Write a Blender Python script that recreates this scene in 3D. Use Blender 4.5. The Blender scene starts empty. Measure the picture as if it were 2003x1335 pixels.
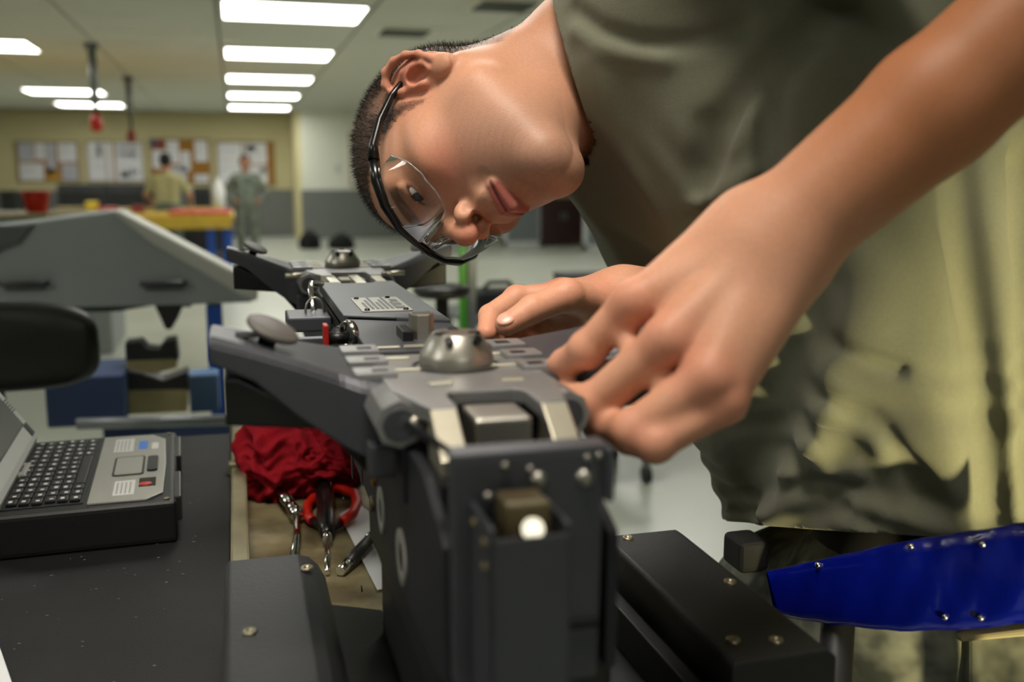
import bpy, bmesh, math, random
import numpy as np
from mathutils import Vector, Matrix, Euler

scene = bpy.context.scene
rng = random.Random(7)
nrg = np.random.default_rng(7)

# ------------------------------------------------------------------ camera
FPX = 1947.0; CX, CY = 1001.5, 667.5
CAM = np.array([0.0, 0.0, 1.40])
PITCH, YAW = math.radians(9.3), math.radians(15.4)
cam_data = bpy.data.cameras.new('camera')
cam_data.sensor_width = 36.0
cam_data.lens = FPX / 2003.0 * 36.0
cam_data.clip_start = 0.05
cam_data.clip_end = 100
cam_data.dof.use_dof = True
cam_data.dof.focus_distance = 0.93
cam_data.dof.aperture_fstop = 4.2
cam = bpy.data.objects.new('camera', cam_data)
cam.location = CAM
cam.rotation_euler = (math.pi / 2 - PITCH, 0, -YAW)
scene.collection.objects.link(cam)
scene.camera = cam

# ------------------------------------------------------------------ world, exposure, large lights
world = bpy.data.worlds.new('world'); scene.world = world
world.use_nodes = True
world.node_tree.nodes['Background'].inputs[0].default_value = (0.8, 0.85, 0.9, 1)
world.node_tree.nodes['Background'].inputs[1].default_value = 0.02
scene.view_settings.view_transform = 'Standard'
scene.view_settings.look = 'None'
scene.view_settings.gamma = 1.0
scene.view_settings.use_curve_mapping = False
scene.view_settings.exposure = 0.0
RES, SRES = .0017, .004
LAMP_STRENGTH = 10.0

def area_light(name, loc, target, size, power, color):
    d = bpy.data.lights.new(name, 'AREA'); d.shape = 'RECTANGLE'
    d.size, d.size_y = size; d.energy = power; d.color = color
    o = bpy.data.objects.new(name, d); o.location = loc
    o.rotation_euler = (Vector(target) - Vector(loc)).to_track_quat('-Z', 'Y').to_euler()
    scene.collection.objects.link(o); return o
def spot_light(name, loc, target, power, color, angle, blend, radius):
    d = bpy.data.lights.new(name, 'SPOT'); d.energy = power; d.color = color
    d.spot_size = math.radians(angle); d.spot_blend = blend; d.shadow_soft_size = radius
    o = bpy.data.objects.new(name, d); o.location = loc
    o.rotation_euler = (Vector(target) - Vector(loc)).to_track_quat('-Z', 'Y').to_euler()
    scene.collection.objects.link(o); return o
# warm work lamp standing low on the photographer's right, its beam on the flank of the worker
spot_light('warm_work_lamp', (0.85, -.88, .75), (0.78, 0.75, 1.17), 310, (1.0, 0.86, 0.46), 25, 0.5, 0.06)
# task lamp above the bench, its beam on the rack, the hands and the face
spot_light('bench_task_lamp', (0.0, .35, 2.6), (.15, .74, 1.32), 125, (1.0, 0.91, 0.80), 37, 0.55, 0.30)

# ------------------------------------------------------------------ helpers
_fh = np.array([math.sin(YAW), math.cos(YAW), 0]); _R = np.array([math.cos(YAW), -math.sin(YAW), 0])
_F = math.cos(PITCH) * _fh + np.array([0, 0, -math.sin(PITCH)])
_U = math.sin(PITCH) * _fh + np.array([0, 0, math.cos(PITCH)])
def ray(px, py): return _F + _R * ((px - CX) / FPX) + _U * ((CY - py) / FPX)
def at(px, py, d): return CAM + ray(px, py) * d
def onz(px, py, z): r = ray(px, py); return CAM + r * ((z - CAM[2]) / r[2])
def ony(px, py, y): r = ray(px, py); return CAM + r * (y / r[1])
def onx(px, py, x): r = ray(px, py); return CAM + r * (x / r[0])
def cc(x, y, d): return CAM + _R * x + _U * y + _F * d          # right, up, distance

def rgb(r, g, b):
    f = lambda c: ((c / 255) / 12.92 if c / 255 <= 0.04045 else ((c / 255 + 0.055) / 1.055) ** 2.4)
    return (f(r), f(g), f(b), 1)

MATS = {}
def mat(name, col, rough=0.5, metal=0.0, vary=0.0, scale=30.0, bump=0.0, bscale=None, spec=0.5, col2=None, detail=4.0,
        emit=None, estr=0.0, coat=0.0, sss=0.0, trans=0.0, attr=None, sheen=0.0, alpha=1.0):
    m = bpy.data.materials.new(name); m.use_nodes = True
    nt = m.node_tree; b = nt.nodes['Principled BSDF']
    b.inputs['Roughness'].default_value = rough; b.inputs['Metallic'].default_value = metal
    b.inputs['Specular IOR Level'].default_value = spec
    b.inputs['Base Color'].default_value = col
    if coat: b.inputs['Coat Weight'].default_value = coat
    if trans: b.inputs['Transmission Weight'].default_value = trans
    if alpha < 1: b.inputs['Alpha'].default_value = alpha
    if sheen: b.inputs['Sheen Weight'].default_value = sheen
    if sss:
        b.inputs['Subsurface Weight'].default_value = sss
        b.inputs['Subsurface Radius'].default_value = (1.0, 0.35, 0.18)
        b.inputs['Subsurface Scale'].default_value = 0.004
    tc = nt.nodes.new('ShaderNodeTexCoord')
    csock = None
    if attr:
        a = nt.nodes.new('ShaderNodeAttribute'); a.attribute_name = attr; csock = a.outputs['Color']
    if vary or col2:
        n = nt.nodes.new('ShaderNodeTexNoise'); n.inputs['Scale'].default_value = scale; n.inputs['Detail'].default_value = detail
        nt.links.new(tc.outputs['Object'], n.inputs['Vector'])
        mx = nt.nodes.new('ShaderNodeMix'); mx.data_type = 'RGBA'
        rp = nt.nodes.new('ShaderNodeMapRange'); rp.inputs[1].default_value = 0.35; rp.inputs[2].default_value = 0.65
        nt.links.new(n.outputs['Fac'], rp.inputs[0]); nt.links.new(rp.outputs[0], mx.inputs[0])
        if attr:
            mx.blend_type = 'MULTIPLY'; mx.inputs[0].default_value = 1
            g = nt.nodes.new('ShaderNodeMapRange'); g.inputs[1].default_value = 0.3; g.inputs[2].default_value = 0.7
            g.inputs[3].default_value = 1 - vary; g.inputs[4].default_value = 1.0
            nt.links.remove(mx.inputs[0].links[0]); mx.inputs[0].default_value = 1
            nt.links.new(n.outputs['Fac'], g.inputs[0])
            cb = nt.nodes.new('ShaderNodeCombineColor')
            for i in range(3): nt.links.new(g.outputs[0], cb.inputs[i])
            nt.links.new(csock, mx.inputs[6]); nt.links.new(cb.outputs[0], mx.inputs[7])
        else:
            mx.inputs[6].default_value = col
            mx.inputs[7].default_value = col2 if col2 else tuple(c * (1 - vary) for c in col[:3]) + (1,)
        csock = mx.outputs[2]
    if csock: nt.links.new(csock, b.inputs['Base Color'])
    if bump:
        n2 = nt.nodes.new('ShaderNodeTexNoise'); n2.inputs['Scale'].default_value = bscale or scale; n2.inputs['Detail'].default_value = 5
        nt.links.new(tc.outputs['Object'], n2.inputs['Vector'])
        bp = nt.nodes.new('ShaderNodeBump'); bp.inputs['Strength'].default_value = bump; bp.inputs['Distance'].default_value = 0.002
        nt.links.new(n2.outputs['Fac'], bp.inputs['Height']); nt.links.new(bp.outputs[0], b.inputs['Normal'])
    if emit:
        b.inputs['Emission Color'].default_value = emit; b.inputs['Emission Strength'].default_value = estr
    MATS[name] = m
    return m

ORG = {}        # object -> world position of its origin
def thing(name, label, cat, loc, group=None):
    o = bpy.data.objects.new(name, None); o.empty_display_size = 0.05
    scene.collection.objects.link(o); o.location = tuple(loc); ORG[o.name] = np.array(loc, float)
    o['label'] = label; o['category'] = cat
    if group: o['group'] = group
    return o
def tag(o, label, cat, group=None):
    o['label'] = label; o['category'] = cat
    if group: o['group'] = group
    return o

def link_mesh(name, me, m, parent=None, org=None, kind=None, label=None):
    o = bpy.data.objects.new(name, me); scene.collection.objects.link(o)
    if parent is not None:
        o.parent = parent; ORG[o.name] = ORG[parent.name]
    else:
        ORG[o.name] = np.array(org if org is not None else (0, 0, 0), float); o.location = tuple(ORG[o.name])
    if m is not None: me.materials.append(MATS[m] if isinstance(m, str) else m)
    if kind: o['kind'] = kind
    if label: o['label'] = label
    return o

class MB:
    """collects shapes in world coordinates (through an optional matrix) into one mesh"""
    def __init__(s, mtx=None): s.bm = bmesh.new(); s.m = mtx or Matrix.Identity(4); s.smooth = set()
    def _add(s, other, smooth=False, mtx=None):
        M_ = s.m @ (mtx or Matrix.Identity(4))
        vs = {v: s.bm.verts.new(M_ @ v.co) for v in other.verts}
        for f in other.faces:
            try:
                nf = s.bm.faces.new([vs[v] for v in f.verts]); nf.smooth = smooth or f.smooth; nf.material_index = f.material_index
            except ValueError: pass
        other.free(); return s
    def box(s, lo, hi, bev=0.0, seg=2, mtx=None):
        b = bmesh.new(); bmesh.ops.create_cube(b, size=1.0)
        lo, hi = Vector(lo), Vector(hi); c = (lo + hi) / 2; d = hi - lo
        for v in b.verts: v.co = Vector((v.co.x * d.x, v.co.y * d.y, v.co.z * d.z)) + c
        if bev: bmesh.ops.bevel(b, geom=b.edges[:], offset=bev, segments=seg, affect='EDGES', profile=0.6)
        return s._add(b, mtx=mtx)
    def prism(s, pts, vec, bev=0.0, seg=2, mtx=None):
        b = bmesh.new(); f = b.faces.new([b.verts.new(Vector(p)) for p in pts])
        r = bmesh.ops.extrude_face_region(b, geom=[f])
        bmesh.ops.translate(b, verts=[v for v in r['geom'] if isinstance(v, bmesh.types.BMVert)], vec=Vector(vec))
        bmesh.ops.recalc_face_normals(b, faces=b.faces[:])
        if bev: bmesh.ops.bevel(b, geom=b.edges[:], offset=bev, segments=seg, affect='EDGES', profile=0.6)
        return s._add(b, mtx=mtx)
    def cyl(s, a, c, r1, r2=None, n=20, caps=True, bev=0.0):
        a, c = Vector(a), Vector(c); r2 = r1 if r2 is None else r2
        b = bmesh.new(); d = c - a
        bmesh.ops.create_cone(b, cap_ends=caps, segments=n, radius1=r1, radius2=r2, depth=d.length)
        if bev:
            bmesh.ops.bevel(b, geom=[e for e in b.edges if len(e.link_faces) == 2 and any(len(f.verts) > 4 for f in e.link_faces)], offset=bev, segments=2, affect='EDGES')
        for f in b.faces: f.smooth = len(f.verts) <= 4 and n > 8
        q = d.to_track_quat('Z', 'Y').to_matrix().to_4x4()
        return s._add(b, mtx=Matrix.Translation((a + c) / 2) @ q)
    def sph(s, c, r, n=12, mtx=None):
        b = bmesh.new(); bmesh.ops.create_uvsphere(b, u_segments=n * 2, v_segments=n, radius=1.0)
        r = (r, r, r) if not hasattr(r, '__len__') else r
        for v in b.verts: v.co = Vector((v.co.x * r[0], v.co.y * r[1], v.co.z * r[2]))
        M_ = Matrix.Translation(Vector(c)) @ (mtx or Matrix.Identity(4))
        return s._add(b, smooth=True, mtx=M_)
    def lathe(s, prof, c=(0, 0, 0), axis=(0, 0, 1), n=32, smooth=True):
        b = bmesh.new(); rows = []
        for r, z in prof:
            rows.append([b.verts.new((r * math.cos(2 * math.pi * i / n), r * math.sin(2 * math.pi * i / n), z)) for i in range(n)] if r > 1e-6 else [b.verts.new((0, 0, z))])
        for A, B in zip(rows, rows[1:]):
            for i in range(n):
                j = (i + 1) % n
                if len(A) == 1 and len(B) == 1: continue
                if len(A) == 1: b.faces.new((A[0], B[j], B[i]))
                elif len(B) == 1: b.faces.new((A[i], A[j], B[0]))
                else: b.faces.new((A[i], A[j], B[j], B[i]))
        for f in b.faces: f.smooth = smooth
        q = Vector(axis).to_track_quat('Z', 'Y').to_matrix().to_4x4()
        return s._add(b, mtx=Matrix.Translation(Vector(c)) @ q)
    def tube(s, pts, r, n=8, closed=False):
        pts = [Vector(p) for p in pts]; N = len(pts); rs = r if hasattr(r, '__len__') else [r] * N
        b = bmesh.new(); rings = []; up = Vector((0.13, 0.27, 0.95))
        for i, p in enumerate(pts):
            t = (pts[(i + 1) % N] - pts[i - 1]) if closed else (pts[min(i + 1, N - 1)] - pts[max(i - 1, 0)])
            t.normalize(); u = t.cross(up)
            if u.length < 1e-3: u = t.cross(Vector((1, 0, 0)))
            u.normalize(); w = u.cross(t); up = w
            rings.append([b.verts.new(p + (u * math.cos(a) + w * math.sin(a)) * rs[i]) for a in [2 * math.pi * k / n for k in range(n)]])
        M_ = N if closed else N - 1
        for i in range(M_):
            A, B = rings[i], rings[(i + 1) % N]
            for k in range(n): b.faces.new((A[k], A[(k + 1) % n], B[(k + 1) % n], B[k])).smooth = True
        if not closed: b.faces.new(rings[0]); b.faces.new(rings[-1][::-1])
        bmesh.ops.recalc_face_normals(b, faces=b.faces[:])
        return s._add(b)
    def grid(s, P, smooth=True, closed_u=False):
        b = bmesh.new(); V = [[b.verts.new(Vector(p)) for p in row] for row in P]
        nu, nv = len(V), len(V[0])
        for i in range(nu if closed_u else nu - 1):
            for j in range(nv - 1):
                b.faces.new((V[i][j], V[(i + 1) % nu][j], V[(i + 1) % nu][j + 1], V[i][j + 1])).smooth = smooth
        return s._add(b)
    def build(s, name, m, parent=None, org=None, kind=None, label=None, recalc=True):
        o_ = ORG[parent.name] if parent is not None else np.array(org if org is not None else (0, 0, 0), float)
        if org is None and parent is None:
            co = np.array([v.co[:] for v in s.bm.verts]); o_ = np.array([(co[:, 0].min() + co[:, 0].max()) / 2, (co[:, 1].min() + co[:, 1].max()) / 2, co[:, 2].min()])
        for v in s.bm.verts: v.co -= Vector(o_)
        if recalc: bmesh.ops.recalc_face_normals(s.bm, faces=s.bm.faces[:])
        me = bpy.data.meshes.new(name); s.bm.to_mesh(me); s.bm.free()
        return link_mesh(name, me, m, parent, o_, kind, label)

def share(o, name, parent, off=(0, 0, 0), m=None):
    """another object that shares o's mesh, moved by off"""
    c = bpy.data.objects.new(name, o.data); scene.collection.objects.link(c); c.parent = parent
    c.location = Vector(o.location) + Vector(off); ORG[c.name] = ORG[parent.name] if parent is not None else np.array(c.location)
    return c
def copy_tree(o, parent=None, label=None):
    c = o.copy(); scene.collection.objects.link(c); c.parent = parent
    ORG[c.name] = ORG.get(o.name)
    if label: c['label'] = label
    for ch in list(o.children): copy_tree(ch, c)
    return c
# ------------------------------------------------------------------ materials
mat('floor', rgb(196, 200, 186), 0.28, vary=0.10, scale=1.2, spec=0.5)
mat('ceil_tile', rgb(205, 206, 194), 0.9, vary=0.06, scale=60)
mat('ceil_gap', rgb(120, 122, 112), 0.9)
mat('wall_cream', rgb(205, 196, 150), 0.8, vary=0.04, scale=3)
mat('wall_white', rgb(226, 228, 212), 0.7, vary=0.03, scale=3)
mat('wall_grey', rgb(112, 116, 112), 0.7, vary=0.05, scale=3)
mat('lamp_frame', rgb(210, 208, 190), 0.5)
mat('lamp_diffuser', rgb(255, 250, 235), 0.4, emit=(1.0, 0.985, 0.93, 1), estr=LAMP_STRENGTH)
mat('cork', rgb(170, 120, 45), 0.9, vary=0.3, scale=40)
mat('board_frame', rgb(150, 138, 100), 0.5)
mat('paper', rgb(225, 226, 228), 0.7)
mat('paper_grey', rgb(190, 192, 200), 0.7, vary=0.15, scale=9)
mat('paper_blue', rgb(60, 62, 120), 0.7)
mat('paper_red', rgb(130, 50, 50), 0.7)
mat('paper_ochre', rgb(186, 140, 40), 0.7)
mat('ink', rgb(40, 44, 60), 0.7)
mat('black_plastic', rgb(18, 18, 19), 0.45, vary=0.2, scale=40)
mat('black_cloth', rgb(9, 9, 10), 0.95)
mat('black_vinyl', rgb(13, 12, 12), 0.42, bump=0.15, bscale=300)
mat('bench_yellow', rgb(196, 164, 52), 0.5, vary=0.2, scale=6)
mat('blue_paint', rgb(24, 78, 170), 0.45, vary=0.1, scale=8)
mat('blue_dark', rgb(46, 66, 104), 0.5, vary=0.15, scale=8)
mat('blue_pale', rgb(94, 124, 164), 0.5, vary=0.1, scale=8)
mat('red_plastic', rgb(190, 32, 14), 0.35)
mat('red_mat', rgb(205, 90, 80), 0.7)
mat('yellow_plastic', rgb(214, 190, 40), 0.45)
mat('pylon_grey', rgb(146, 152, 150), 0.55, vary=0.06, scale=5)
mat('pylon_edge', rgb(186, 186, 176), 0.5)
mat('pylon_dark', rgb(84, 88, 86), 0.6)
mat('steel_dark', rgb(62, 62, 62), 0.4, metal=0.6)
mat('pipe_grey', rgb(120, 124, 126), 0.4, metal=0.3)
mat('block_cream', rgb(150, 138, 96), 0.6, vary=0.2, scale=20)
mat('green_plastic', rgb(70, 150, 40), 0.4)
mat('brown_wood', rgb(52, 26, 20), 0.5, vary=0.3, scale=8)
mat('partition_grey', rgb(118, 124, 126), 0.8, vary=0.04, scale=10)
mat('partition_white', rgb(198, 202, 200), 0.5)
mat('white_plastic', rgb(222, 224, 220), 0.4)
mat('yellow_tape', rgb(210, 186, 30), 0.5)
mat('chest_dark', rgb(46, 48, 50), 0.5, vary=0.3, scale=10)

# ------------------------------------------------------------------ the room
CZ = 2.9; X0, X1, Y0, Y1 = -9.0, 12.0, -6.5, 25.0
MB().box((X0, Y0, -0.1), (X1, Y1 + .2, 0.0)).build('floor', 'floor', kind='structure')
ceil = MB().box((X0, Y0, CZ + 0.02), (X1, Y1 + .2, CZ + 0.1)).build('ceiling', 'ceil_gap', kind='structure', org=(0, 0, CZ))
PX, PY = 1.36, 1.08; GX, GY = -0.09, 9.7 - PY / 2
tile = None
for i in range(-4, 8):
    for j in range(-3, 15):
        x, y = GX + i * PX, GY + j * PY
        if y + PY > Y1: continue
        if i == 0 and j % 3 == 0 and j >= 0: continue
        g = 0.012
        if tile is None:
            tile = MB().box((x + g, y + g, CZ), (x + PX - g, y + PY - g, CZ + 0.015)).build('ceiling_tile', 'ceil_tile', ceil); tx, ty = x, y
        else:
            share(tile, 'ceiling_tile', ceil, (x - tx, y - ty, 0))
# plain ceiling where the tiles are out of sight
MB().box((X0, Y0, CZ), (X1, GY - 3 * PY - .01, CZ + .015)).build('ceiling_field', 'ceil_tile', ceil)
MB().box((X0, GY - 3 * PY, CZ), (GX - 4 * PX - .01, Y1, CZ + .015)).build('ceiling_field', 'ceil_tile', ceil)
MB().box((GX + 8 * PX + .01, GY - 3 * PY, CZ), (X1, Y1, CZ + .015)).build('ceiling_field', 'ceil_tile', ceil)

wb = MB().box((X0, Y1, 0), (2.0, Y1 + .15, CZ + .02)).build('wall_back', 'wall_cream', kind='structure')
MB().box((X0, Y1 - .04, 0), (1.5, Y1, 1.13)).build('wainscot', 'wall_grey', wb)
ww = MB().box((1.5, 23.6, 0), (7.2, Y1 + .15, CZ + .02)).build('wall_right_bay', 'wall_white', kind='structure')
MB().box((1.47, 23.55, 0), (7.2, 23.6, 1.13)).build('wainscot', 'wall_grey', ww)
MB().box((1.36, 23.7, 0), (1.5, Y1, CZ)).build('trim_1', 'wall_cream', kind='structure')
MB().box((X0 - .15, Y0, 0), (X0, Y1, CZ)).build('wall_left', 'wall_cream', kind='structure')
MB().box((X1, Y0, 0), (X1 + .15, Y1, CZ)).build('wall_right', 'wall_white', kind='structure')
MB().box((7.2, 23.6, 0), (X1, 23.75, CZ)).build('wall_far_right', 'wall_white', kind='structure')
MB().box((X0, Y0 - .15, 0), (X1, Y0, CZ)).build('wall_front', 'wall_white', kind='structure')
MB().box((1.2, 4.9, 0.0), (3.4, 5.0, 0.003)).build('floor_tape', 'yellow_tape', kind='structure')

# ceiling lamps
def ceiling_lamp(xc, yc, label, proto=None):
    if proto:
        o = copy_tree(proto, None, label); o.location = (xc, yc, CZ); return o
    t = thing('ceiling_lamp', label, 'ceiling light', (xc, yc, CZ), 'fluorescent ceiling lamps')
    w, d = PX / 2 - .02, PY / 2 - .02
    fr = MB()
    for a, b in (((-w, -d), (w, -d + .04)), ((-w, d - .04), (w, d)), ((-w, -d), (-w + .04, d)), ((w - .04, -d), (w, d))):
        fr.box((xc + a[0], yc + a[1], CZ - .008), (xc + b[0], yc + b[1], CZ + .015))
    fr.build('frame', 'lamp_frame', t)
    MB().box((xc - w + .03, yc - d + .03, CZ - .004), (xc + w - .03, yc + d - .03, CZ + .01), .004).build('diffuser', 'lamp_diffuser', t)
    return t
lx = GX + PX / 2
L0 = ceiling_lamp(lx, 9.7, 'largest lit ceiling lamp, nearest in the middle row')
for k, s in ((1, 'second lit ceiling lamp of the middle row, below the largest one'), (2, 'third lit ceiling lamp of the middle row'),
             (3, 'fourth lit ceiling lamp of the middle row'), (4, 'farthest lit ceiling lamp of the middle row, above the rightmost notice board')):
    ceiling_lamp(lx, 9.7 + 3.24 * k, s, L0)
lxa = -2.8
for k, s in ((1, 'lit ceiling lamp cut by the left edge of the picture'), (3, 'lit ceiling lamp crossed by the hanging pole with the red plug'),
             (4, 'farthest lit ceiling lamp on the left, behind the red plug')):
    ceiling_lamp(lxa, 9.7 + 3.24 * k, s, L0)
for x_, y_, lab_ in ((lx, -3.3, 'lit ceiling lamp out of the picture, behind the photographer'), (lx, 3.22, 'lit ceiling lamp out of the picture, above the far end of the rack'), (lxa, 3.22, 'lit ceiling lamp out of the picture, above the pylon stand'),
                     (lxa, -.02, 'lit ceiling lamp out of the picture, left of the photographer'), (4.67, 9.7, 'lit ceiling lamp hidden behind the shoulder, nearest of its row'),
                     (4.67, 12.94, 'lit ceiling lamp hidden behind the neck, second of its row'), (4.67, 16.18, 'lit ceiling lamp hidden behind the neck, third of its row'),
                     (-6.2, 9.7, 'lit ceiling lamp beyond the left edge of the picture, nearer of two'), (-6.2, 16.2, 'lit ceiling lamp beyond the left edge of the picture, farther of two'),
                     (8.6, 9.7, 'lit ceiling lamp out of the picture, far to the right')):
    ceiling_lamp(x_, y_, lab_, L0)

def vent(px, py, label):
    p = onz(px, py, CZ); x, y = p[0], p[1]
    t = thing('ceiling_vent', label, 'air vent', (x, y, CZ), 'ceiling air vents')
    MB().box((x - .3, y - .3, CZ - .012), (x + .3, y + .3, CZ)).build('frame', 'lamp_frame', t)
    for k in range(5):
        MB().box((x - .24, y - .24 + k * .1, CZ - .03), (x + .24, y - .2 + k * .1, CZ - .012)).build('slat', 'pylon_dark', t)
vent(790, 62, 'square ceiling air vent right of the largest lamp'); vent(985, 10, 'square ceiling air vent above the bent neck')

# hanging power reels
def drop(x, y, z1, zplug, label, col):
    t = thing('power_drop', label, 'hanging outlet', (x, y, CZ), 'hanging power drops')
    MB().box((x - .07, y - .07, CZ - .06), (x + .07, y + .07, CZ)).build('ceiling_box', 'pipe_grey', t)
    MB().cyl((x, y, z1), (x, y, CZ - .05), .045).build('pole', 'pipe_grey', t)
    MB().tube([(x, y, z1), (x + .01, y, (z1 + zplug) / 2), (x, y, zplug)], .02).build('cord', 'black_plastic', t)
    MB().lathe([(0, 0), (.05, .01), (.065, .06), (.06, .16), (.03, .2), (0, .2)], (x, y, zplug - .2), n=14).build('plug', col, t)
drop(-1.49, 12.46, 2.22, 2.12, 'grey ceiling pole with a dangling red plug, nearer of two', 'red_plastic')
drop(-1.47, 16.3, 2.32, 2.12, 'slim ceiling pole with a dark dangling plug, farther of two', 'paper_red')

# notice boards on the back wall
def board(p0, p1, label, papers):
    a, b = ony(*p0, Y1 - .01), ony(*p1, Y1 - .01)
    x0, x1, z1, z0 = a[0], b[0], a[2], b[2]; y = Y1
    t = thing('notice_board', label, 'notice board', ((x0 + x1) / 2, y, z0), 'notice boards on the far wall')
    MB().box((x0, y - .02, z0), (x1, y - .001, z1)).build('cork_panel', 'cork', t)
    f = MB()
    for lo, hi in (((x0, z0), (x1, z0 + .04)), ((x0, z1 - .04), (x1, z1)), ((x0, z0), (x0 + .04, z1)), ((x1 - .04, z0), (x1, z1))):
        f.box((lo[0], y - .035, lo[1]), (hi[0], y - .0, hi[1]))
    f.build('frame', 'board_frame', t)
    for (u0, v0, u1, v1, m_) in papers:
        q = MB().box((x0 + (x1 - x0) * u0, y - .026, z0 + (z1 - z0) * v0), (x0 + (x1 - x0) * u1, y - .021, z0 + (z1 - z0) * v1)).build('sheet', m_, t)
        if m_ in ('paper', 'paper_grey') and (u1 - u0) > .14:
            for k in range(3):
                zz = z0 + (z1 - z0) * (v1 - (v1 - v0) * (.2 + .22 * k))
                MB().box((x0 + (x1 - x0) * (u0 + .03), y - .0275, zz), (x0 + (x1 - x0) * (u0 + .03 + (u1 - u0 - .06) * rng.uniform(.4, 1)), y - .0262, zz + .02)).build('print', 'paper_grey', q)
P_, G_ = 'paper', 'paper_grey'
board((28, 275), (160, 357), 'leftmost notice board, grey sheets and a tan strip at its bottom', [(.05, .5, .28, .95, G_), (.3, .55, .46, .95, P_), (.05, .05, .42, .46, P_), (.47, .3, .62, .95, G_), (.46, .02, .66, .26, 'paper_ochre'), (.47, .2, .58, .34, 'ink'), (.66, .5, .95, .95, P_), (.7, .05, .95, .46, G_)])
board((166, 275), (285, 357), 'white notice board with two large sheets and small dark charts', [(.03, .04, .33, .96, P_), (.35, .04, .46, .96, P_), (.2, .6, .26, .92, G_), (.5, .04, .97, .96, P_), (.54, .64, .88, .72, G_), (.55, .82, .9, .88, G_), (.58, .12, .72, .26, 'ink'), (.76, .14, .8, .34, 'ink'), (.84, .2, .88, .3, 'ink')])
board((290, 270), (415, 361), 'notice board with a blue and a red sheet and bare cork patches', [(.03, .8, .12, .97, 'paper_blue'), (.14, .78, .25, .97, 'paper_red'), (.05, .35, .3, .74, P_), (.28, .45, .48, .95, P_), (.5, .3, .66, .72, P_), (.74, .5, .95, .95, P_), (.32, .05, .6, .4, G_), (.72, .05, .95, .22, P_)])
board((420, 275), (540, 365), 'rightmost notice board with cork showing along its right edge', [(.04, .05, .44, .95, P_), (.46, .5, .86, .95, P_), (.46, .06, .86, .46, P_), (.5, .78, .68, .9, 'paper_ochre'), (.74, .3, .84, .42, G_)])

# wall sign on the white wall, just left of the head
a, b = ony(682, 258, 23.55), ony(700, 365, 23.55)
t = thing('wall_poster', 'narrow framed poster on the white wall beside the head', 'poster', (a[0], 23.59, b[2]))
MB().box((a[0], 23.56, b[2]), (a[0] + .5, 23.595, a[2])).build('frame', 'board_frame', t)
MB().box((a[0] + .06, 23.55, b[2] + .06), (a[0] + .44, 23.565, a[2] - .06)).build('sheet', 'paper', t)
a = ony(660, 330, 23.58)
t = thing('wall_switch', 'small light switch on the white wall', 'switch', a)
MB().box((a[0] - .06, 23.585, a[2] - .09), (a[0] + .06, 23.599, a[2] + .09), .004).build('plate', 'partition_white', t)
MB().box((a[0] - .015, 23.575, a[2] - .03), (a[0] + .015, 23.588, a[2] + .03)).build('toggle', 'pylon_grey', t)

# ------------------------------------------------------------------ far work area
def bench_far():
    t = thing('workbench', 'long yellow-edged workbench with blue legs in the far bay', 'workbench', (-2.6, 14.2, 0))
    MB().box((-5.5, 13.4, .86), (-.02, 15.4, .93), .01).build('top', 'bench_yellow', t)
    MB().box((-5.5, 13.36, .76), (-.05, 13.42, .9)).build('apron', 'bench_yellow', t)
    for x in (-5.3, -3.6, -1.9, -.32, -.1):
        MB().box((x - .05, 13.45, 0), (x + .05, 13.6, .86)).build('leg', 'blue_paint', t)
    for x in (-5.3, -.15):
        MB().box((x - .05, 15.1, 0), (x + .05, 15.25, .86)).build('leg', 'blue_paint', t)
    MB().box((-5.4, 13.6, .3), (-.2, 15.2, .34)).build('shelf', 'steel_dark', t)
bench_far()
def simple_bin(px0, px1, py0, py1, Y, label, m, name='parts_bin', cat='bin'):
    a, b = ony(px0, py0, Y), ony(px1, py1, Y); c = (a[0] + b[0]) / 2; w = (b[0] - a[0]) / 2; z0, z1 = .93 if b[2] < 1 else b[2], a[2]
    t = thing(name, label, cat, (c, Y, z0))
    MB().lathe([(0, z0 + .002), (w * .68, z0 + .002), (w * .72, z0 + .02), (w * .95, z1 - .02), (w * 1.05, z1 - .015), (w * 1.05, z1), (w * .93, z1), (w * .68, z0 + .03), (0, z0 + .03)], (c, Y, 0), n=20).build('tub', m, t)
    MB().box((c - w * .3, Y - w * 1.0, (z0 + z1) / 2), (c + w * .3, Y - w * .8, (z0 + z1) / 2 + .05), .01).build('grip', m, t)
    return t
t = simple_bin(40, 102, 374, 416, 8.9, 'round red plastic tub above the grey pylon', 'red_plastic', 'plastic_tub', 'tub')
st = thing('side_cabinet', 'low grey cabinet behind the grey pylon, carrying the red tub', 'cabinet', (-1.7, 9.1, 0))
zt = ony(70, 416, 8.9)[2]
MB().box((-3.0, 8.5, 0), (-1.0, 9.5, zt - .03), .01).build('body', 'pylon_grey', st)
MB().box((-3.03, 8.45, zt - .03), (-.97, 9.5, zt), .005).build('top', 'block_cream', st)
def tray(px0, px1, py0, Y, z0, h, label, m, name, cat, d=.3):
    a, b = ony(px0, py0, Y), ony(px1, py0, Y)
    t = thing(name, label, cat, ((a[0] + b[0]) / 2, Y, z0))
    MB().box((a[0], Y, z0), (b[0], Y + d, z0 + h * .55), .01).build('base', m, t)
    MB().box((a[0] - .01, Y - .01, z0 + h * .55), (b[0] + .01, Y + d + .01, z0 + h), .008).build('lid', m, t)
tray(330, 385, 408, 13.5, .93, .05, 'flat salmon-red mat on the yellow bench, left of two', 'red_mat', 'work_mat', 'mat', .9)
tray(390, 450, 408, 13.5, .93, .05, 'flat salmon-red mat at the right end of the yellow bench', 'red_mat', 'work_mat', 'mat', .9)
tray(192, 225, 402, 14.5, .93, .08, 'low red parts tray on the far bench', 'red_plastic', 'parts_tray', 'tray')
tray(168, 186, 395, 14.5, .93, .16, 'small yellow box on the far bench', 'yellow_plastic', 'parts_box', 'box')
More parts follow.
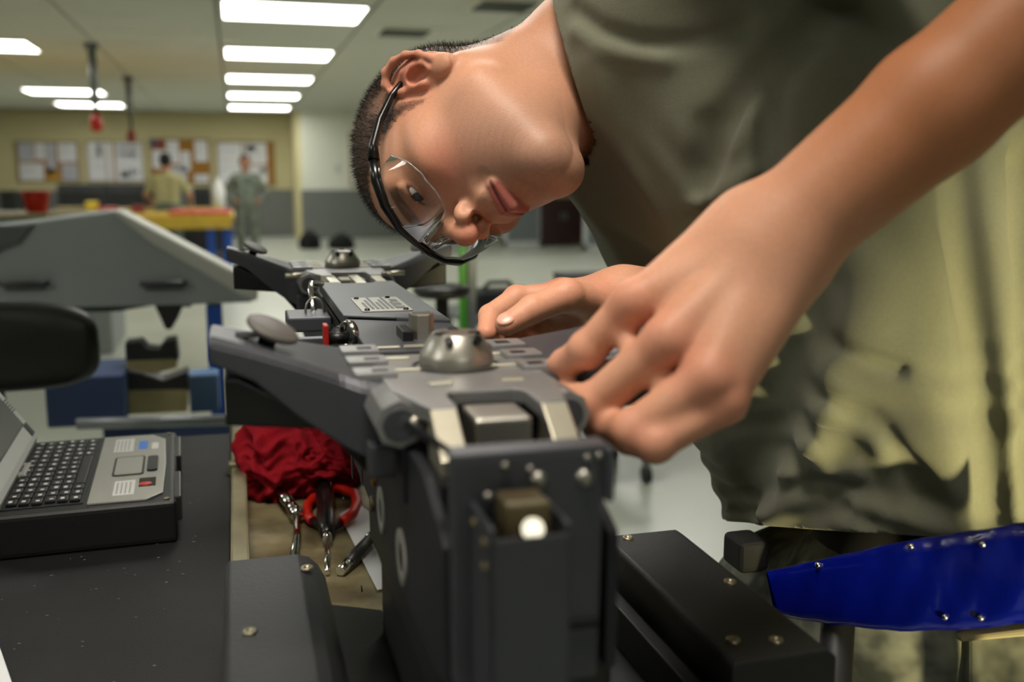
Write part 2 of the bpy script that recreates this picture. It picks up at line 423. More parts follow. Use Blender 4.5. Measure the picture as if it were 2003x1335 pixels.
tray(110, 160, 402, 14.5, .93, .09, 'flat yellowish case on the far bench left of the yellow box', 'block_cream', 'flat_case', 'case')
tray(258, 280, 402, 14.6, .93, .10, 'small red box on the far bench beside the seated worker', 'paper_red', 'parts_box', 'box')
# dark cabinets along the back wall
for k, (a_, b_, z_) in enumerate(((0, 34, 1.13), (112, 205, 1.27), (207, 305, 1.27), (378, 412, 1.2))):
    p, q = ony(a_, 380, 23.6), ony(b_, 380, 23.6)
    lab = ['dark low cabinet at the left end of the far wall', 'long dark tool chest under the grey notice boards', 'dark tool chest under the white notice board', 'dark narrow chest between the two far workers'][k]
    t = thing('tool_chest', lab, 'tool chest', ((p[0] + q[0]) / 2, 24, 0))
    MB().box((p[0], 23.6, .0), (q[0], 24.3, z_), .02).build('body', 'chest_dark', t)
    for r_ in range(4):
        MB().box((p[0] + .05, 23.57, .15 + r_ * .25), (q[0] - .05, 23.6, .36 + r_ * .25), .01).build('drawer', 'black_plastic', t)
p = ony(428, 400, 16.8); q = ony(428, 352, 16.8)
t = thing('white_jug', 'tall white jug beside the standing worker', 'jug', (p[0], 16.8, p[2]))
jz = .93
MB().lathe([(0, jz), (.09, jz), (.105, jz + .03), (.105, jz + .3), (.06, jz + .38), (.045, jz + .43), (0, jz + .43)], (p[0], 16.8, 0), n=18).build('body', 'white_plastic', t)
MB().lathe([(0, jz + .42), (.055, jz + .42), (.055, jz + .47), (0, jz + .47)], (p[0], 16.8, 0), n=14).build('cap', 'white_plastic', t)
t = thing('rear_counter', 'low counter behind the yellow bench, under the white jug', 'counter', (-.9, 16.9, 0))
MB().box((-1.9, 16.55, .0), (-.22, 17.2, .88), .01).build('body', 'steel_dark', t)
MB().box((-1.93, 16.5, .88), (-.2, 17.25, .93), .01).build('top', 'bench_yellow', t)
# black bags on the floor
for k, (px, w, h, lab) in enumerate(((606, .21, .33, 'slumped black bag on the floor, left of the pair'), (668, .25, .27, 'flat black bag on the floor, right of the pair'))):
    p = onz(px, 487, 0)
    t = thing('duffel_bag', lab, 'bag', p, 'black bags on the far floor')
    MB().lathe([(0, 0), (w * .9, .0), (w * 1.1, h * .2), (w, h * .6), (w * .6, h * .93), (0, h)], p, n=16).build('body', 'black_cloth', t)
    MB().tube([p + np.array((-w * .5, -.1, h * .8)), p + np.array((-w * .25, -.12, h * 1.12)), p + np.array((w * .25, -.12, h * 1.12)), p + np.array((w * .5, -.1, h * .8))], .02).build('handle', 'black_cloth', t)

# cubicle partitions behind the shirt on the right
def partition(px0, px1, Y, ztop, label, name='partition_panel'):
    a, b = ony(px0, 400, Y), ony(px1, 400, Y)
    t = thing(name, label, 'partition', ((a[0] + b[0]) / 2, Y, 0))
    MB().box((a[0] + .05, Y + .01, .08), (b[0] - .05, Y + .05, ztop - .05)).build('panel', 'partition_grey', t)
    f = MB()
    for lo, hi in (((a[0], 0), (a[0] + .08, ztop)), ((b[0] - .08, 0), (b[0], ztop)), ((a[0], 0), (b[0], .1)), ((a[0], ztop - .08), (b[0], ztop))):
        f.box((lo[0], Y, lo[1]), (hi[0], Y + .06, hi[1]))
    f.build('frame', 'partition_white', t)
partition(1143, 1300, 18.5, 1.22, 'grey cubicle partition with a white frame behind the shirt')
partition(985, 1062, 20.0, 1.2, 'grey cubicle partition below the face, beyond the hands')
a, b = ony(1062, 388, 19.8), ony(1140, 473, 19.8)
t = thing('storage_cabinet', 'dark brown cabinet between the grey partitions', 'cabinet', ((a[0] + b[0]) / 2, 19.8, 0))
MB().box((a[0], 19.8, .05), (b[0], 20.5, a[2]), .01).build('body', 'brown_wood', t)
MB().box((a[0] - .02, 19.76, a[2]), (b[0] + .02, 20.5, a[2] + .06)).build('top', 'block_cream', t)
for k in range(2):
    xm = (a[0] + b[0]) / 2
    d_ = MB().box((a[0] + .02 if k == 0 else xm + .01, 19.77, .1), (xm - .01 if k == 0 else b[0] - .02, 19.8, a[2] - .04), .004).build('door', 'brown_wood', t)
    MB().box((xm - .06 + .09 * k, 19.74, .55), (xm - .03 + .09 * k, 19.77, .7)).build('handle', 'pipe_grey', d_)
a2 = ony(1100, 300, 20.3); b2 = ony(1140, 385, 20.3)
t = thing('wall_locker', 'dark olive locker standing behind the brown cabinet', 'locker', ((a[0] + b[0]) / 2, 21, 0))
MB().box((a[0] + .1, 20.8, .05), (b[0] + .1, 21.4, a2[2]), .01).build('body', 'chest_dark', t)
MB().box((a[0] + .16, 20.77, .1), (b[0] + .04, 20.8, a2[2] - .08), .004).build('door', 'chest_dark', t)

# ------------------------------------------------------------------ grey aircraft pylon on its blue stand, left
YP = 3.0
def pyl(px, py, dy=0): p = ony(px, py, YP); return (p[0], YP + dy, p[2])
t = thing('aircraft_pylon', 'large grey aircraft pylon with sloping edge on a blue stand', 'aircraft part', (-.35, YP, 1.03))
outline = [(-260, 470), (60, 432), (215, 412), (360, 487), (498, 560), (496, 592), (380, 597), (-260, 612)]
m_ = MB(); m_.prism([pyl(x, y, .0) for x, y in outline], (0, .16, 0), .012, 3); m_.build('shell', 'pylon_grey', t)
cap_ = MB(); cap_.prism([pyl(215, 412, -.004), pyl(232, 412, -.004), pyl(506, 556, -.004), pyl(503, 590, -.004), pyl(470, 578, -.004), pyl(420, 548, -.004), pyl(300, 478, -.004)], (0, .17, 0), .008, 2); cap_.build('edge_strip', 'pylon_edge', t)
MB().prism([pyl(-260, 470, -.012), pyl(-20, 442, -.012), pyl(70, 438, -.012), pyl(40, 475, -.012), pyl(-30, 505, -.012), pyl(-260, 540, -.012)], (0, .02, 0), .006).build('fairing', 'pylon_dark', t)
for px in (50, 322):
    a = np.array(pyl(px, 558, -.012))
    h = MB(); h.prism([a + (-.065, 0, .012), a + (.065, 0, .012), a + (.05, 0, -.014), a + (-.05, 0, -.014)], (0, .012, 0), .003); h = h.build('handle_recess', 'pylon_dark', t)
    MB().tube([a + (-.06, -.004, .006), a + (-.045, -.02, .008), a + (.045, -.02, .008), a + (.06, -.004, .006)], .008).build('handle', 'steel_dark', h)
MB().prism([pyl(-200, 608, .03), pyl(390, 588, .03), pyl(370, 604, .03), pyl(300, 600, .03), pyl(230, 612, .03), pyl(-200, 622, .03)], (0, .1, 0)).build('lower_rail', 'steel_dark', t)
MB().prism([pyl(300, 600, .03), pyl(358, 600, .03), pyl(346, 628, .03), pyl(334, 648, .03), pyl(322, 648, .03), pyl(312, 625, .03)], (0, .06, 0), .004).build('suspension_lug', 'steel_dark', t)
# stand
t = thing('pylon_stand', 'blue-painted steel stand with grey cross tube under the pylon', 'stand', (-.35, YP + .1, 0))
zb = ony(420, 592, YP)[2]
for px in (407, -250):
    a = ony(px, 700, YP); MB().box((a[0], YP + .02, 0), (a[0] + .045, YP + .1, zb - .012), .004).build('post', 'blue_paint', t)
def yb(px0, py0, px1, py1, y, d, nm, m__, par, bev=.006):
    a, b = ony(px0, py0, y), ony(px1, py1, y); return MB().box((a[0], y, b[2]), (b[0], y + d, a[2]), bev).build(nm, m__, par)
yb(85, 742, 246, 830, 2.6, .25, 'blue_tank', 'blue_dark', t)
yb(368, 735, 430, 806, 2.8, .1, 'blue_plate', 'blue_pale', t)
MB().cyl(ony(150, 830, 2.55), ony(450, 822, 2.55), .014).build('cross_tube', 'pipe_grey', t)
yb(200, 835, 460, 900, 2.7, .06, 'lower_plate', 'blue_dark', t)
a = thing('cradle_clamp', 'black U-shaped cradle clamp on a cream block under the pylon', 'clamp', ony(300, 800, 2.7))
a_ = lambda x, y, dy=0: tuple(ony(x, y, 2.7) + np.array((0, dy, 0)))
MB().prism([a_(244, 672), a_(275, 668), a_(288, 682), a_(310, 684), a_(322, 668), a_(344, 664), a_(350, 705), a_(246, 708)], (0, .08, 0), .003).build('upper_jaw', 'black_plastic', a)
MB().prism([a_(246, 706), a_(344, 700), a_(346, 720), a_(300, 732), a_(250, 722)], (0, .07, 0), .002).build('saddle', 'block_cream', a)
MB().prism([a_(244, 728), a_(280, 735), a_(320, 745), a_(366, 728), a_(370, 764), a_(244, 764)], (0, .09, 0), .002).build('lower_jaw', 'black_plastic', a)
MB().prism([a_(246, 764), a_(366, 760), a_(366, 806), a_(246, 812)], (0, .1, 0), .002).build('base_block', 'block_cream', a)

# office chair
t = thing('office_chair', 'black office chair with a rounded padded backrest beside the laptop', 'chair', (-.45, 2.1, 0))
P = []
n = 48
def sup(a, w, h, e=.55): return (w * math.copysign(abs(math.cos(a)) ** e, math.cos(a)), h * math.copysign(abs(math.sin(a)) ** e, math.sin(a)))
cx_, cz_ = -.485, 1.083; hw, hh = .222, .087
for off, sc in ((.0, 0.0), (.0, .6), (.006, .88), (.02, .985), (.035, 1.0), (.05, .97), (.06, .86), (.064, .5), (.064, 0)):
    P.append([(cx_ + sup(2 * math.pi * i / n, hw, hh)[0] * sc, 2.03 + off + .05 * ((sup(2 * math.pi * i / n, hw, hh)[0] * sc / hw) ** 2) * -.6, cz_ + sup(2 * math.pi * i / n, hw, hh)[1] * sc) for i in range(n + 1)])
MB().grid(P).build('backrest', 'black_vinyl', t)
MB().tube([(cx_, 2.1, 1.05), (cx_, 2.16, .9), (cx_, 2.12, .62), (cx_, 2.0, .5)], .03).build('back_bar', 'black_plastic', t)
MB().box((cx_ - .24, 1.62, .5), (cx_ + .24, 2.08, .58), .035, 3).build('seat', 'black_vinyl', t)
MB().cyl((cx_, 1.85, .1), (cx_, 1.85, .5), .03).build('column', 'black_plastic', t)
for k in range(5):
    an = 2 * math.pi * k / 5 + .3; e = (cx_ + .3 * math.cos(an), 1.85 + .3 * math.sin(an), .07)
    l_ = MB().tube([(cx_, 1.85, .12), e], [.03, .018]).build('leg', 'black_plastic', t)
    MB().cyl((e[0] - .012, e[1], .03), (e[0] + .012, e[1], .03), .03).build('caster', 'black_plastic', l_)

# stool and creeper gear beyond the rack
t = thing('shop_stool', 'round black shop stool with a green post beyond the rack', 'stool', (.588, 2.93, 0))
zc = 1.065
MB().lathe([(0, zc - .02), (.075, zc - .018), (.088, zc), (.085, zc + .012), (.05, zc + .02), (0, zc + .02)], (.588, 2.93, 0)).build('seat', 'black_vinyl', t)
MB().cyl((.588, 2.93, .1), (.588, 2.93, zc - .01), .02).build('column', 'steel_dark', t)
for k in range(4):
    an = k * math.pi / 2 + .4
    MB().tube([(.588, 2.93, .14), (.588 + .2 * math.cos(an), 2.93 + .2 * math.sin(an), .02)], .018).build('leg', 'black_plastic', t)
t = thing('tool_stand', 'green and grey upright stand beyond the far sway brace', 'stand', (.72, 3.5, 0))
a, b = ony(900, 485, 3.5), ony(935, 640, 3.5)
MB().box((a[0], 3.5, 0), (a[0] + .025, 3.54, a[2]), .004).build('post', 'green_plastic', t)
MB().box((a[0] + .03, 3.5, 0), (a[0] + .06, 3.54, a[2] + .01), .004).build('post', 'pipe_grey', t)
MB().box((a[0] - .12, 3.42, 0), (a[0] + .2, 3.66, .03), .01).build('base', 'steel_dark', t)
p = ony(965, 590, 4.2); zs = p[2] - .06
t = thing('gear_case', 'dark rounded gear case on a low cart beyond the far hand', 'case', (p[0], 4.25, zs))
MB().box((p[0] - .09, 4.2, zs), (p[0] + .2, 4.36, p[2] + .05), .035, 3).build('body', 'black_plastic', t)
MB().tube([(p[0] - .03, 4.28, p[2] + .04), (p[0], 4.28, p[2] + .075), (p[0] + .09, 4.28, p[2] + .075), (p[0] + .12, 4.28, p[2] + .04)], .01).build('handle', 'black_plastic', t)
q = ony(1150, 552, 4.2)
t = thing('parts_case', 'flat dark case on the low cart, right above the far wrist', 'case', (q[0], 4.25, zs))
MB().box((q[0] - .1, 4.2, zs), (q[0] + .22, 4.4, q[2] + .015), .01).build('body', 'steel_dark', t)
MB().box((q[0] - .1, 4.19, q[2] + .013), (q[0] + .22, 4.41, q[2] + .03), .006).build('lid', 'black_plastic', t)
t = thing('utility_cart', 'low grey utility cart carrying dark cases beyond the rack', 'cart', (p[0] + .2, 4.35, 0))
MB().box((p[0] - .15, 4.1, zs - .03), (q[0] + .3, 4.6, zs), .005).build('shelf', 'pipe_grey', t)
MB().box((p[0] - .15, 4.1, .2), (q[0] + .3, 4.6, .23), .005).build('shelf', 'pipe_grey', t)
for xx in (p[0] - .14, q[0] + .26):
    for yy in (4.12, 4.55):
        l_ = MB().box((xx, yy, .08), (xx + .03, yy + .03, zs - .03)).build('leg', 'pipe_grey', t)
        MB().cyl((xx, yy + .015, .04), (xx + .03, yy + .015, .04), .04).build('wheel', 'black_plastic', l_)
# ------------------------------------------------------------------ materials of the near bench
mat('bench_mat', rgb(20, 20, 21), 0.68, col2=rgb(11, 11, 12), spec=0.35, scale=14, bump=0.25, bscale=500, detail=8)
mat('speck', rgb(120, 118, 112), 0.8); mat('speck_rust', rgb(110, 62, 40), 0.8)
mat('laptop_black', rgb(16, 16, 17), 0.5, bump=0.1, bscale=600)
mat('laptop_silver', rgb(172, 172, 164), 0.38, metal=0.35, vary=0.05, scale=50)
mat('laptop_pale', rgb(205, 206, 202), 0.4, metal=0.1)
mat('key_black', rgb(20, 20, 21), 0.5)
mat('legend', rgb(225, 225, 225), 0.6)
mat('screen_grey', rgb(70, 74, 72), 0.25, vary=0.1, scale=4)
mat('sticker_white', rgb(208, 208, 204), 0.5); mat('sticker_blue', rgb(70, 130, 220), 0.4); mat('sticker_red', rgb(196, 50, 40), 0.4)
mat('rail_tan', rgb(150, 142, 112), 0.42, metal=0.5, vary=0.25, scale=25)
mat('tray_metal', rgb(158, 148, 112), 0.5, metal=0.2, col2=rgb(96, 86, 60), scale=16, detail=8, bump=0.1)
mat('tray_bright', rgb(190, 186, 160), 0.4, metal=0.3)
mat('rag_red', rgb(158, 28, 40), 0.95, vary=0.2, scale=30, bump=0.3, bscale=900, spec=0.1)
mat('chrome', rgb(205, 204, 200), 0.14, metal=1.0)
mat('tool_black', rgb(14, 13, 14), 0.3)
mat('tool_red', rgb(196, 30, 16), 0.4)
mat('block_black', rgb(30, 31, 32), 0.5, vary=0.2, scale=20, bump=0.15, bscale=200, spec=0.4)
mat('screw_tan', rgb(150, 142, 118), 0.35, metal=0.8)
mat('void', rgb(5, 5, 5), 0.9)

# ------------------------------------------------------------------ black bench on the left
ZT = 1.01
t = thing('work_table', 'work table with a scuffed black rubber mat under the laptop', 'table', (-.55, .95, 0))
MB().box((-1.2, .25, ZT - .045), (-.0215, 1.56, ZT - .004), .004).build('top', 'steel_dark', t)
mt_ = MB().box((-1.2, .25, ZT - .004), (-.0212, 1.56, ZT), .0015).build('rubber_mat', 'bench_mat', t)
sp = MB(); sr = MB()
for k in range(300):
    x, y = rng.uniform(-.5, -.05), rng.uniform(.72, 1.5); r = rng.uniform(.0003, .0011)
    (sr if rng.random() < .12 else sp).sph((x, y, ZT + .0002), (r * rng.uniform(1, 2.5), r, .0003), 3)
o = sp.build('dust', 'speck', mt_, kind='stuff'); o = sr.build('rust_flakes', 'speck_rust', mt_, kind='stuff')
for x in (-1.15, -.1):
    for y in (.3, 1.5):
        MB().box((x - .03, y - .03, 0), (x + .03, y + .03, ZT - .045)).build('leg', 'steel_dark', t)
t = thing('paper_sheet', 'white sheet of paper at the lower left corner', 'paper', (-.22, .78, ZT))
a, b, c, d = onz(-5, 1255, ZT + .001), onz(24, 1340, ZT + .001), onz(-40, 1400, ZT + .001), onz(-120, 1300, ZT + .001)
MB().prism([a, b, c, d], (0, 0, .0008)).build('sheet', 'paper', t)

# ------------------------------------------------------------------ rugged laptop
ang = math.atan2(-.016, .313)
ML = Matrix.Translation((-.075, 1.089, ZT)) @ Matrix.Rotation(-ang, 4, 'Z')     # x: towards hinge is -x, y: along the front edge
t = thing('laptop', 'open rugged laptop with black keyboard and silver palm rest on the black mat', 'laptop', (-.18, 1.25, ZT))
W, Dp, Hh = .313, .192, .047
MB(ML).box((-Dp, 0, 0), (0, W, Hh), .006, 3).build('base', 'laptop_black', t)
def rr(x0, x1, y0, y1, r_, n=6):
    pts = []
    for (cx, cy, a0) in ((x1 - r_, y1 - r_, 0), (x0 + r_, y1 - r_, 90), (x0 + r_, y0 + r_, 180), (x1 - r_, y0 + r_, 270)):
        for k in range(n + 1):
            a = math.radians(a0 + 90 * k / n); pts.append((cx + r_ * math.cos(a), cy + r_ * math.sin(a)))
    return pts
pr = MB(ML); pts = [(-.09, .012), (-.03, .010), (-.014, .03), (-.012, .15), (-.014, W - .045), (-.03, W - .018), (-.09, W - .014)]
pr.prism([(x, y, Hh) for x, y in pts], (0, 0, .0025), .0008); pr = pr.build('palm_rest', 'laptop_silver', t)
tp = MB(ML); tp.prism([(x, y, Hh + .002) for x, y in rr(-.071, -.036, .105, .188, .006)], (0, 0, .0012)); tp = tp.build('touchpad_rim', 'laptop_black', pr)
q = MB(ML); q.prism([(x, y, Hh + .003) for x, y in rr(-.0685, -.0385, .109, .184, .004)], (0, 0, .0006)); q.build('touchpad', 'laptop_silver', pr)
q = MB(ML); q.prism([(x, y, Hh + .002) for x, y in rr(-.033, -.021, .115, .178, .005)], (0, 0, .003)); q.build('touchpad_button', 'laptop_black', pr)
for (x0, x1, y0, y1, m_) in ((-.066, -.044, .03, .085, 'sticker_white'), (-.075, -.052, .215, .28, 'sticker_white'), (-.046, -.035, .222, .262, 'sticker_blue'), (-.030, -.022, .22, .25, 'sticker_white'), (-.04, -.022, .056, .09, 'tool_black')):
    s_ = MB(ML).box((x0, y0, Hh + .0024), (x1, y1, Hh + .0028)).build('sticker', m_, pr)
    if m_ == 'sticker_white':
        for k in range(4): MB(ML).box((x0 + .003 + k * .0045, y0 + .005, Hh + .0029), (x0 + .0045 + k * .0045, y1 - .008, Hh + .003)).build('print', 'laptop_silver', s_) if (x1 - x0) > .02 else None
MB(ML).lathe([(0, Hh + .0028), (.007, Hh + .0028), (.007, Hh + .0032), (0, Hh + .0032)], (-.033, .066, 0), n=20).build('round_sticker', 'sticker_red', pr)
kb = MB(ML).box((-.178, .02, Hh), (-.094, W - .02, Hh + .001)).build('keyboard_bed', 'key_black', t)
kx, ky = .0125, .0205; key = None; lg = MB(ML)
for i in range(6):
    for j in range(13):
        x, y = -.107 - i * kx - .001, .026 + j * ky + (i % 3) * .0015
        if i == 0 and 3 <= j <= 8:
            if j == 3: MB(ML).box((x, y, Hh + .001), (x + .0105, y + ky * 6 - .003, Hh + .0042), .0012).build('space_bar', 'key_black', t)
            continue
        if key is None:
            key = MB(ML).box((x, y, Hh + .001), (x + .0105, y + .017, Hh + .0042), .0012).build('key', 'key_black', t); k0 = Vector((x, y, 0))
        else:
            dv = ML.to_3x3() @ (Vector((x, y, 0)) - k0); share(key, 'key', t, dv)
        a0, a1 = rng.uniform(.002, .005), rng.uniform(.001, .003)
        lg.box((x + a0, y + .004, Hh + .0043), (x + a0 + .0038, y + .004 + rng.uniform(.003, .007), Hh + .0045))
lg.build('key_legends', 'legend', kb, kind='stuff')
for y0, y1 in ((.02, .12), (.19, .29)): MB(ML).box((-.004, y0, .018), (.005, y1, .046), .002).build('front_bumper', 'steel_dark', t)
for y in (.01, W - .012): MB(ML).cyl((-.01, y, Hh), (-.01, y, Hh + .0015), .003).build('corner_screw', 'screw_tan', t)
hz = MB(ML); hz.box((-.19, .135, Hh), (-.165, .19, Hh + .006), .002); hz = hz.build('swivel_hinge', 'laptop_silver', t)
MB(ML).box((-.184, .15, Hh + .0062), (-.171, .175, Hh + .0068), .001).build('hinge_slot', 'laptop_black', hz)
MS = ML @ Matrix.Translation((-.168, 0, Hh + .006)) @ Matrix.Rotation(math.radians(-34), 4, 'Y')      # lid: z up along the lid, leaning back
lid = MB(MS).box((-.022, .0, .0), (0, W, .215), .012, 3).build('screen_lid', 'laptop_pale', t)
MB(MS).box((-.001, .03, .03), (.0015, W - .03, .2), .002).build('screen', 'screen_grey', lid)
MB(MS).box((-.0005, W - .034, .012), (.0012, W - .014, .03), .001).build('screen_latch', 'laptop_black', lid)
for k in range(5): MB(MS).box((-.0005, W - .03, .05 + .004 * k), (.0008, W - .012, .052 + .004 * k)).build('speaker_slot', 'pylon_dark', lid)

# ------------------------------------------------------------------ rack trolley: rail, tray
t = thing('rack_trolley', 'low steel trolley with a tan rail and metal tray under the rack', 'trolley', (.1, 1.0, 0))
ZR = 1.02
MB().box((-.0205, .80, ZR - .045), (-.001, 1.66, ZR), .003).build('side_rail', 'rail_tan', t)
MB().box((-.024, 1.33, ZR - .05), (.004, 1.352, ZR + .005), .003).build('rail_clamp', 'rail_tan', t)
MB().box((-.024, 1.66, ZR - .05), (.012, 1.7, ZR + .012), .004).build('rail_end', 'rail_tan', t)
MB().cyl((-.011, 1.68, ZR), (-.011, 1.68, ZR + .1), .009).build('end_post', 'rail_tan', t)
tr = MB().box((-.001, .80, ZR - .05), (.21, 1.66, ZR - .04)).build('tray', 'tray_metal', t)
MB().box((-.001, 1.62, ZR - .04), (.21, 1.64, ZR + .012), .002).build('tray_end', 'tray_bright', t)
MB().box((.19, .80, ZR - .04), (.21, 1.64, ZR)).build('tray_wall', 'tray_metal', t)
MB().box((-.02, .40, ZR - .08), (.42, .80, ZR - .05), .003).build('cross_plate', 'block_black', t)
for x, y in ((0.0, .5), (.14, .5), (0.0, 1.6), (.14, 1.6)):
    MB().box((x, y, 0), (x + .03, y + .03, ZR - .05)).build('leg', 'steel_dark', t)
ZF = ZR - .04
# saddle blocks
def screw(p, r, par, m_='screw_tan'):
    o = MB().lathe([(0, .0006), (r * .45, .0006), (r * .5, .0016), (r, .0016), (r * 1.05, 0)], p, n=18).build('screw', m_, par); return o
t = thing('saddle_block', 'black saddle block with two screws, left of the rack', 'block', (.02, .64, ZR - .05), 'black saddle blocks')
zt = 1.10
P = [(-.0205, ZR - .05), (-.0205, zt - .004), (-.0165, zt), (.036, zt), (.045, zt - .003), (.052, zt - .010), (.058, zt - .022), (.058, ZR - .05)]
MB().prism([(x, .785, z) for x, z in P], (0, -.38, 0), .0015).build('body', 'block_black', t)
MB().prism([(.058, .76, zt - .06), (.10, .76, zt - .06), (.10, .76, zt - .045), (.058, .76, zt - .035)], (0, -.36, 0)).build('ledge', 'block_black', t)
for px, py in ((601, 1113), (489, 1238)): screw(onz(px, py, zt), .0048, t)
t = thing('saddle_block', 'long black saddle block with four screws, right of the rack', 'block', (.32, .6, ZR - .05), 'black saddle blocks')
MB().prism([(.288, .757, ZR - .05), (.288, .757, zt - .003), (.291, .757, zt), (.355, .757, zt), (.363, .757, zt - .006), (.363, .757, ZR - .05)], (0, -.232, 0), .002).build('body', 'block_black', t)
MB().box((.272, .40, ZR - .05), (.283, .75, zt - .028), .001).build('guide_rail', 'block_black', t)
MB().box((.22, .40, ZR - .05), (.272, .75, zt - .06), .002).build('inner_ledge', 'block_black', t)
for px, py in ((1228, 1054), (1428, 1140), (1434, 1254)): screw(onz(px, py, zt), .0045, t)
screw((.33, .545, zt), .0045, t)

# ------------------------------------------------------------------ things lying in the tray
def noise3(p, seed=0):
    """cheap smooth pseudo noise from a few rotated sines"""
    r_ = np.random.default_rng(seed); out = np.zeros(p.shape[:-1])
    for k in range(6):
        v = r_.normal(size=3); v *= r_.uniform(.6, 1.6) / np.linalg.norm(v); out += np.sin(p @ v * 2.2 + r_.uniform(0, 6.28) + 1.3 * np.sin(p @ r_.normal(size=3)))
    return out / 3.0
def cloth_blob(name, c, rad, m_, seed, label=None, par=None):
    b = bmesh.new(); bmesh.ops.create_icosphere(b, subdivisions=6, radius=1)
    V = np.array([v.co[:] for v in b.verts])
    base = 1 + .22 * noise3(V * 1.6, seed)
    w = noise3(V * 2.2 + 5, seed + 1); ridg = 1 - np.abs(noise3(V * 2.6 + .6 * w[:, None], seed + 2))
    ridg2 = 1 - np.abs(noise3(V * 5.5 + 1.2 * w[:, None], seed + 3))
    r_ = base + .26 * ridg + .14 * ridg2
    Q = V * r_[:, None] * np.array(rad)
    Q[:, 2] = np.maximum(Q[:, 2], -rad[2] * .62)
    for v, q_ in zip(b.verts, Q): v.co = Vector(q_)
    for f in b.faces: f.smooth = True
    mb = MB(Matrix.Translation(Vector(c))); mb._add(b); return mb
pz = onz(560, 940, ZF)
t = thing('shop_rag', 'crumpled dark red shop rag in the tray', 'rag', (pz[0], pz[1], ZF))
c0 = onz(556, 893, ZF + .04); c0[2] = ZF + .036
cloth_blob('a', c0, (.050, .075, .056), 'rag_red', 3).build('rag_bundle', 'rag_red', t)
c1 = onz(622, 905, ZF + .03); c1[2] = ZF + .03
cloth_blob('b', c1, (.050, .07, .046), 'rag_red', 11).build('rag_fold', 'rag_red', t)
c2 = onz(545, 860, ZF + .06); c2[2] = ZF + .06
cloth_blob('c', c2, (.044, .05, .05), 'rag_red', 23).build('rag_fold', 'rag_red', t)
# ratchet
def Z(px, py, h=0.0): return onz(px, py, ZF + h)
t = thing('ratchet', 'chrome ratchet handle with a socket lying in the tray', 'ratchet', Z(570, 1000))
MB().tube([Z(548, 962, .016), Z(566, 985, .016)], .0075, 14).build('socket', 'chrome', t)
MB().tube([Z(564, 982, .016), Z(580, 1005, .014)], [.0062, .0085], 14).build('collar', 'chrome', t)
MB().sph(Z(579, 1004, .014), .0095).build('ratchet_head', 'chrome', t)
MB().tube([Z(580, 1006, .013), Z(581, 1050, .009), Z(574, 1100, .008)], [.004, .0045, .0045], 12).build('shaft', 'chrome', t)
# screwdriver
t = thing('screwdriver', 'screwdriver with a black handle lying in the tray', 'screwdriver', Z(635, 1000))
a, b = Z(634, 950, .017), Z(640, 1046, .012); n_ = 9
pts = [a + (b - a) * k / 8 for k in range(9)]
MB().tube(pts, [.007, .0115, .0125, .0115, .0105, .0115, .012, .0095, .006], 12).build('handle', 'tool_black', t)
MB().cyl(Z(640, 1044, .012), Z(640, 1056, .011), .0055).build('ferrule', 'chrome', t)
MB().cyl(Z(640, 1054, .011), Z(640, 1120, .006), .003).build('shaft', 'chrome', t)
# red pliers
t = thing('pliers', 'pliers with red dipped loop handles under the screwdriver', 'pliers', Z(660, 1000))
MB().tube([Z(640, 955, .012), Z(672, 958, .014), Z(694, 966, .014), Z(699, 985, .014), Z(690, 1006, .014), Z(668, 1022, .012)], .0062, 10).build('handle', 'tool_red', t)
MB().tube([Z(640, 968, .009), Z(612, 975, .01), Z(601, 990, .01), Z(602, 1010, .01), Z(612, 1020, .009)], .0062, 10).build('handle', 'tool_red', t)
MB().tube([Z(668, 1022, .011), Z(645, 1038, .009), Z(612, 1020, .009)], .005, 8).build('jaw', 'tool_black', t)
# card
t = thing('instruction_card', 'white paper card lying in the tray beside the rack', 'card', Z(715, 1070))
MB().prism([Z(664, 1008, .002), Z(700, 985, .002), Z(722, 1003, .002), Z(772, 1150, .002), Z(738, 1156, .002)], (0, 0, .001)).build('sheet', 'paper', t)
# flex joint tool
t = thing('flex_socket', 'small chrome flex-joint driver lying on the white card', 'driver', Z(700, 1090))
MB().tube([Z(666, 1118, .007), Z(684, 1100, .008)], [.005, .0065], 12).build('socket', 'chrome', t)
MB().tube([Z(682, 1102, .008), Z(702, 1080, .01), Z(722, 1056, .011)], [.0062, .0075, .006], 12).build('grip', 'steel_dark', t)
MB().sph(Z(725, 1052, .011), .0068).build('ball_joint', 'chrome', t)
MB().tube([Z(727, 1050, .011), Z(745, 1085, .009), Z(772, 1160, .006)], .0022, 8).build('wire_handle', 'chrome', t)
# ------------------------------------------------------------------ bomb ejector rack
mat('rack_grey', rgb(72, 74, 80), 0.42, metal=0.35, vary=0.10, scale=25, bump=0.05, bscale=300)
mat('rack_top', rgb(146, 146, 146), 0.36, metal=0.55, vary=0.08, scale=25, bump=0.06, bscale=250)
mat('rack_side', rgb(34, 36, 43), 0.5, metal=0.25, vary=0.15, scale=20)
mat('rack_black', rgb(16, 16, 18), 0.4, metal=0.2)
mat('pad_grey', rgb(92, 88, 84), 0.55, metal=0.2)
mat('steel_satin', rgb(165, 162, 152), 0.38, metal=0.9, vary=0.08, scale=40)
mat('steel_bright', rgb(216, 210, 190), 0.28, metal=0.85, vary=0.05, scale=60)
mat('bushing', rgb(150, 148, 140), 0.6)
mat('brass', rgb(176, 130, 52), 0.3, metal=0.9)
mat('brass_dull', rgb(110, 98, 70), 0.45, metal=0.6)
mat('pin_red', rgb(150, 22, 14), 0.4)

O = Vector((.132, .627, 1.279)); RM = Matrix.Translation(O) @ Matrix.Rotation(-.006, 4, 'Z')
rack = thing('ejector_rack', 'long dark grey bomb ejector rack with two pairs of sway braces', 'weapon rack', (O.x, O.y + .35, ZR - .05))
def RB(): return MB(RM)
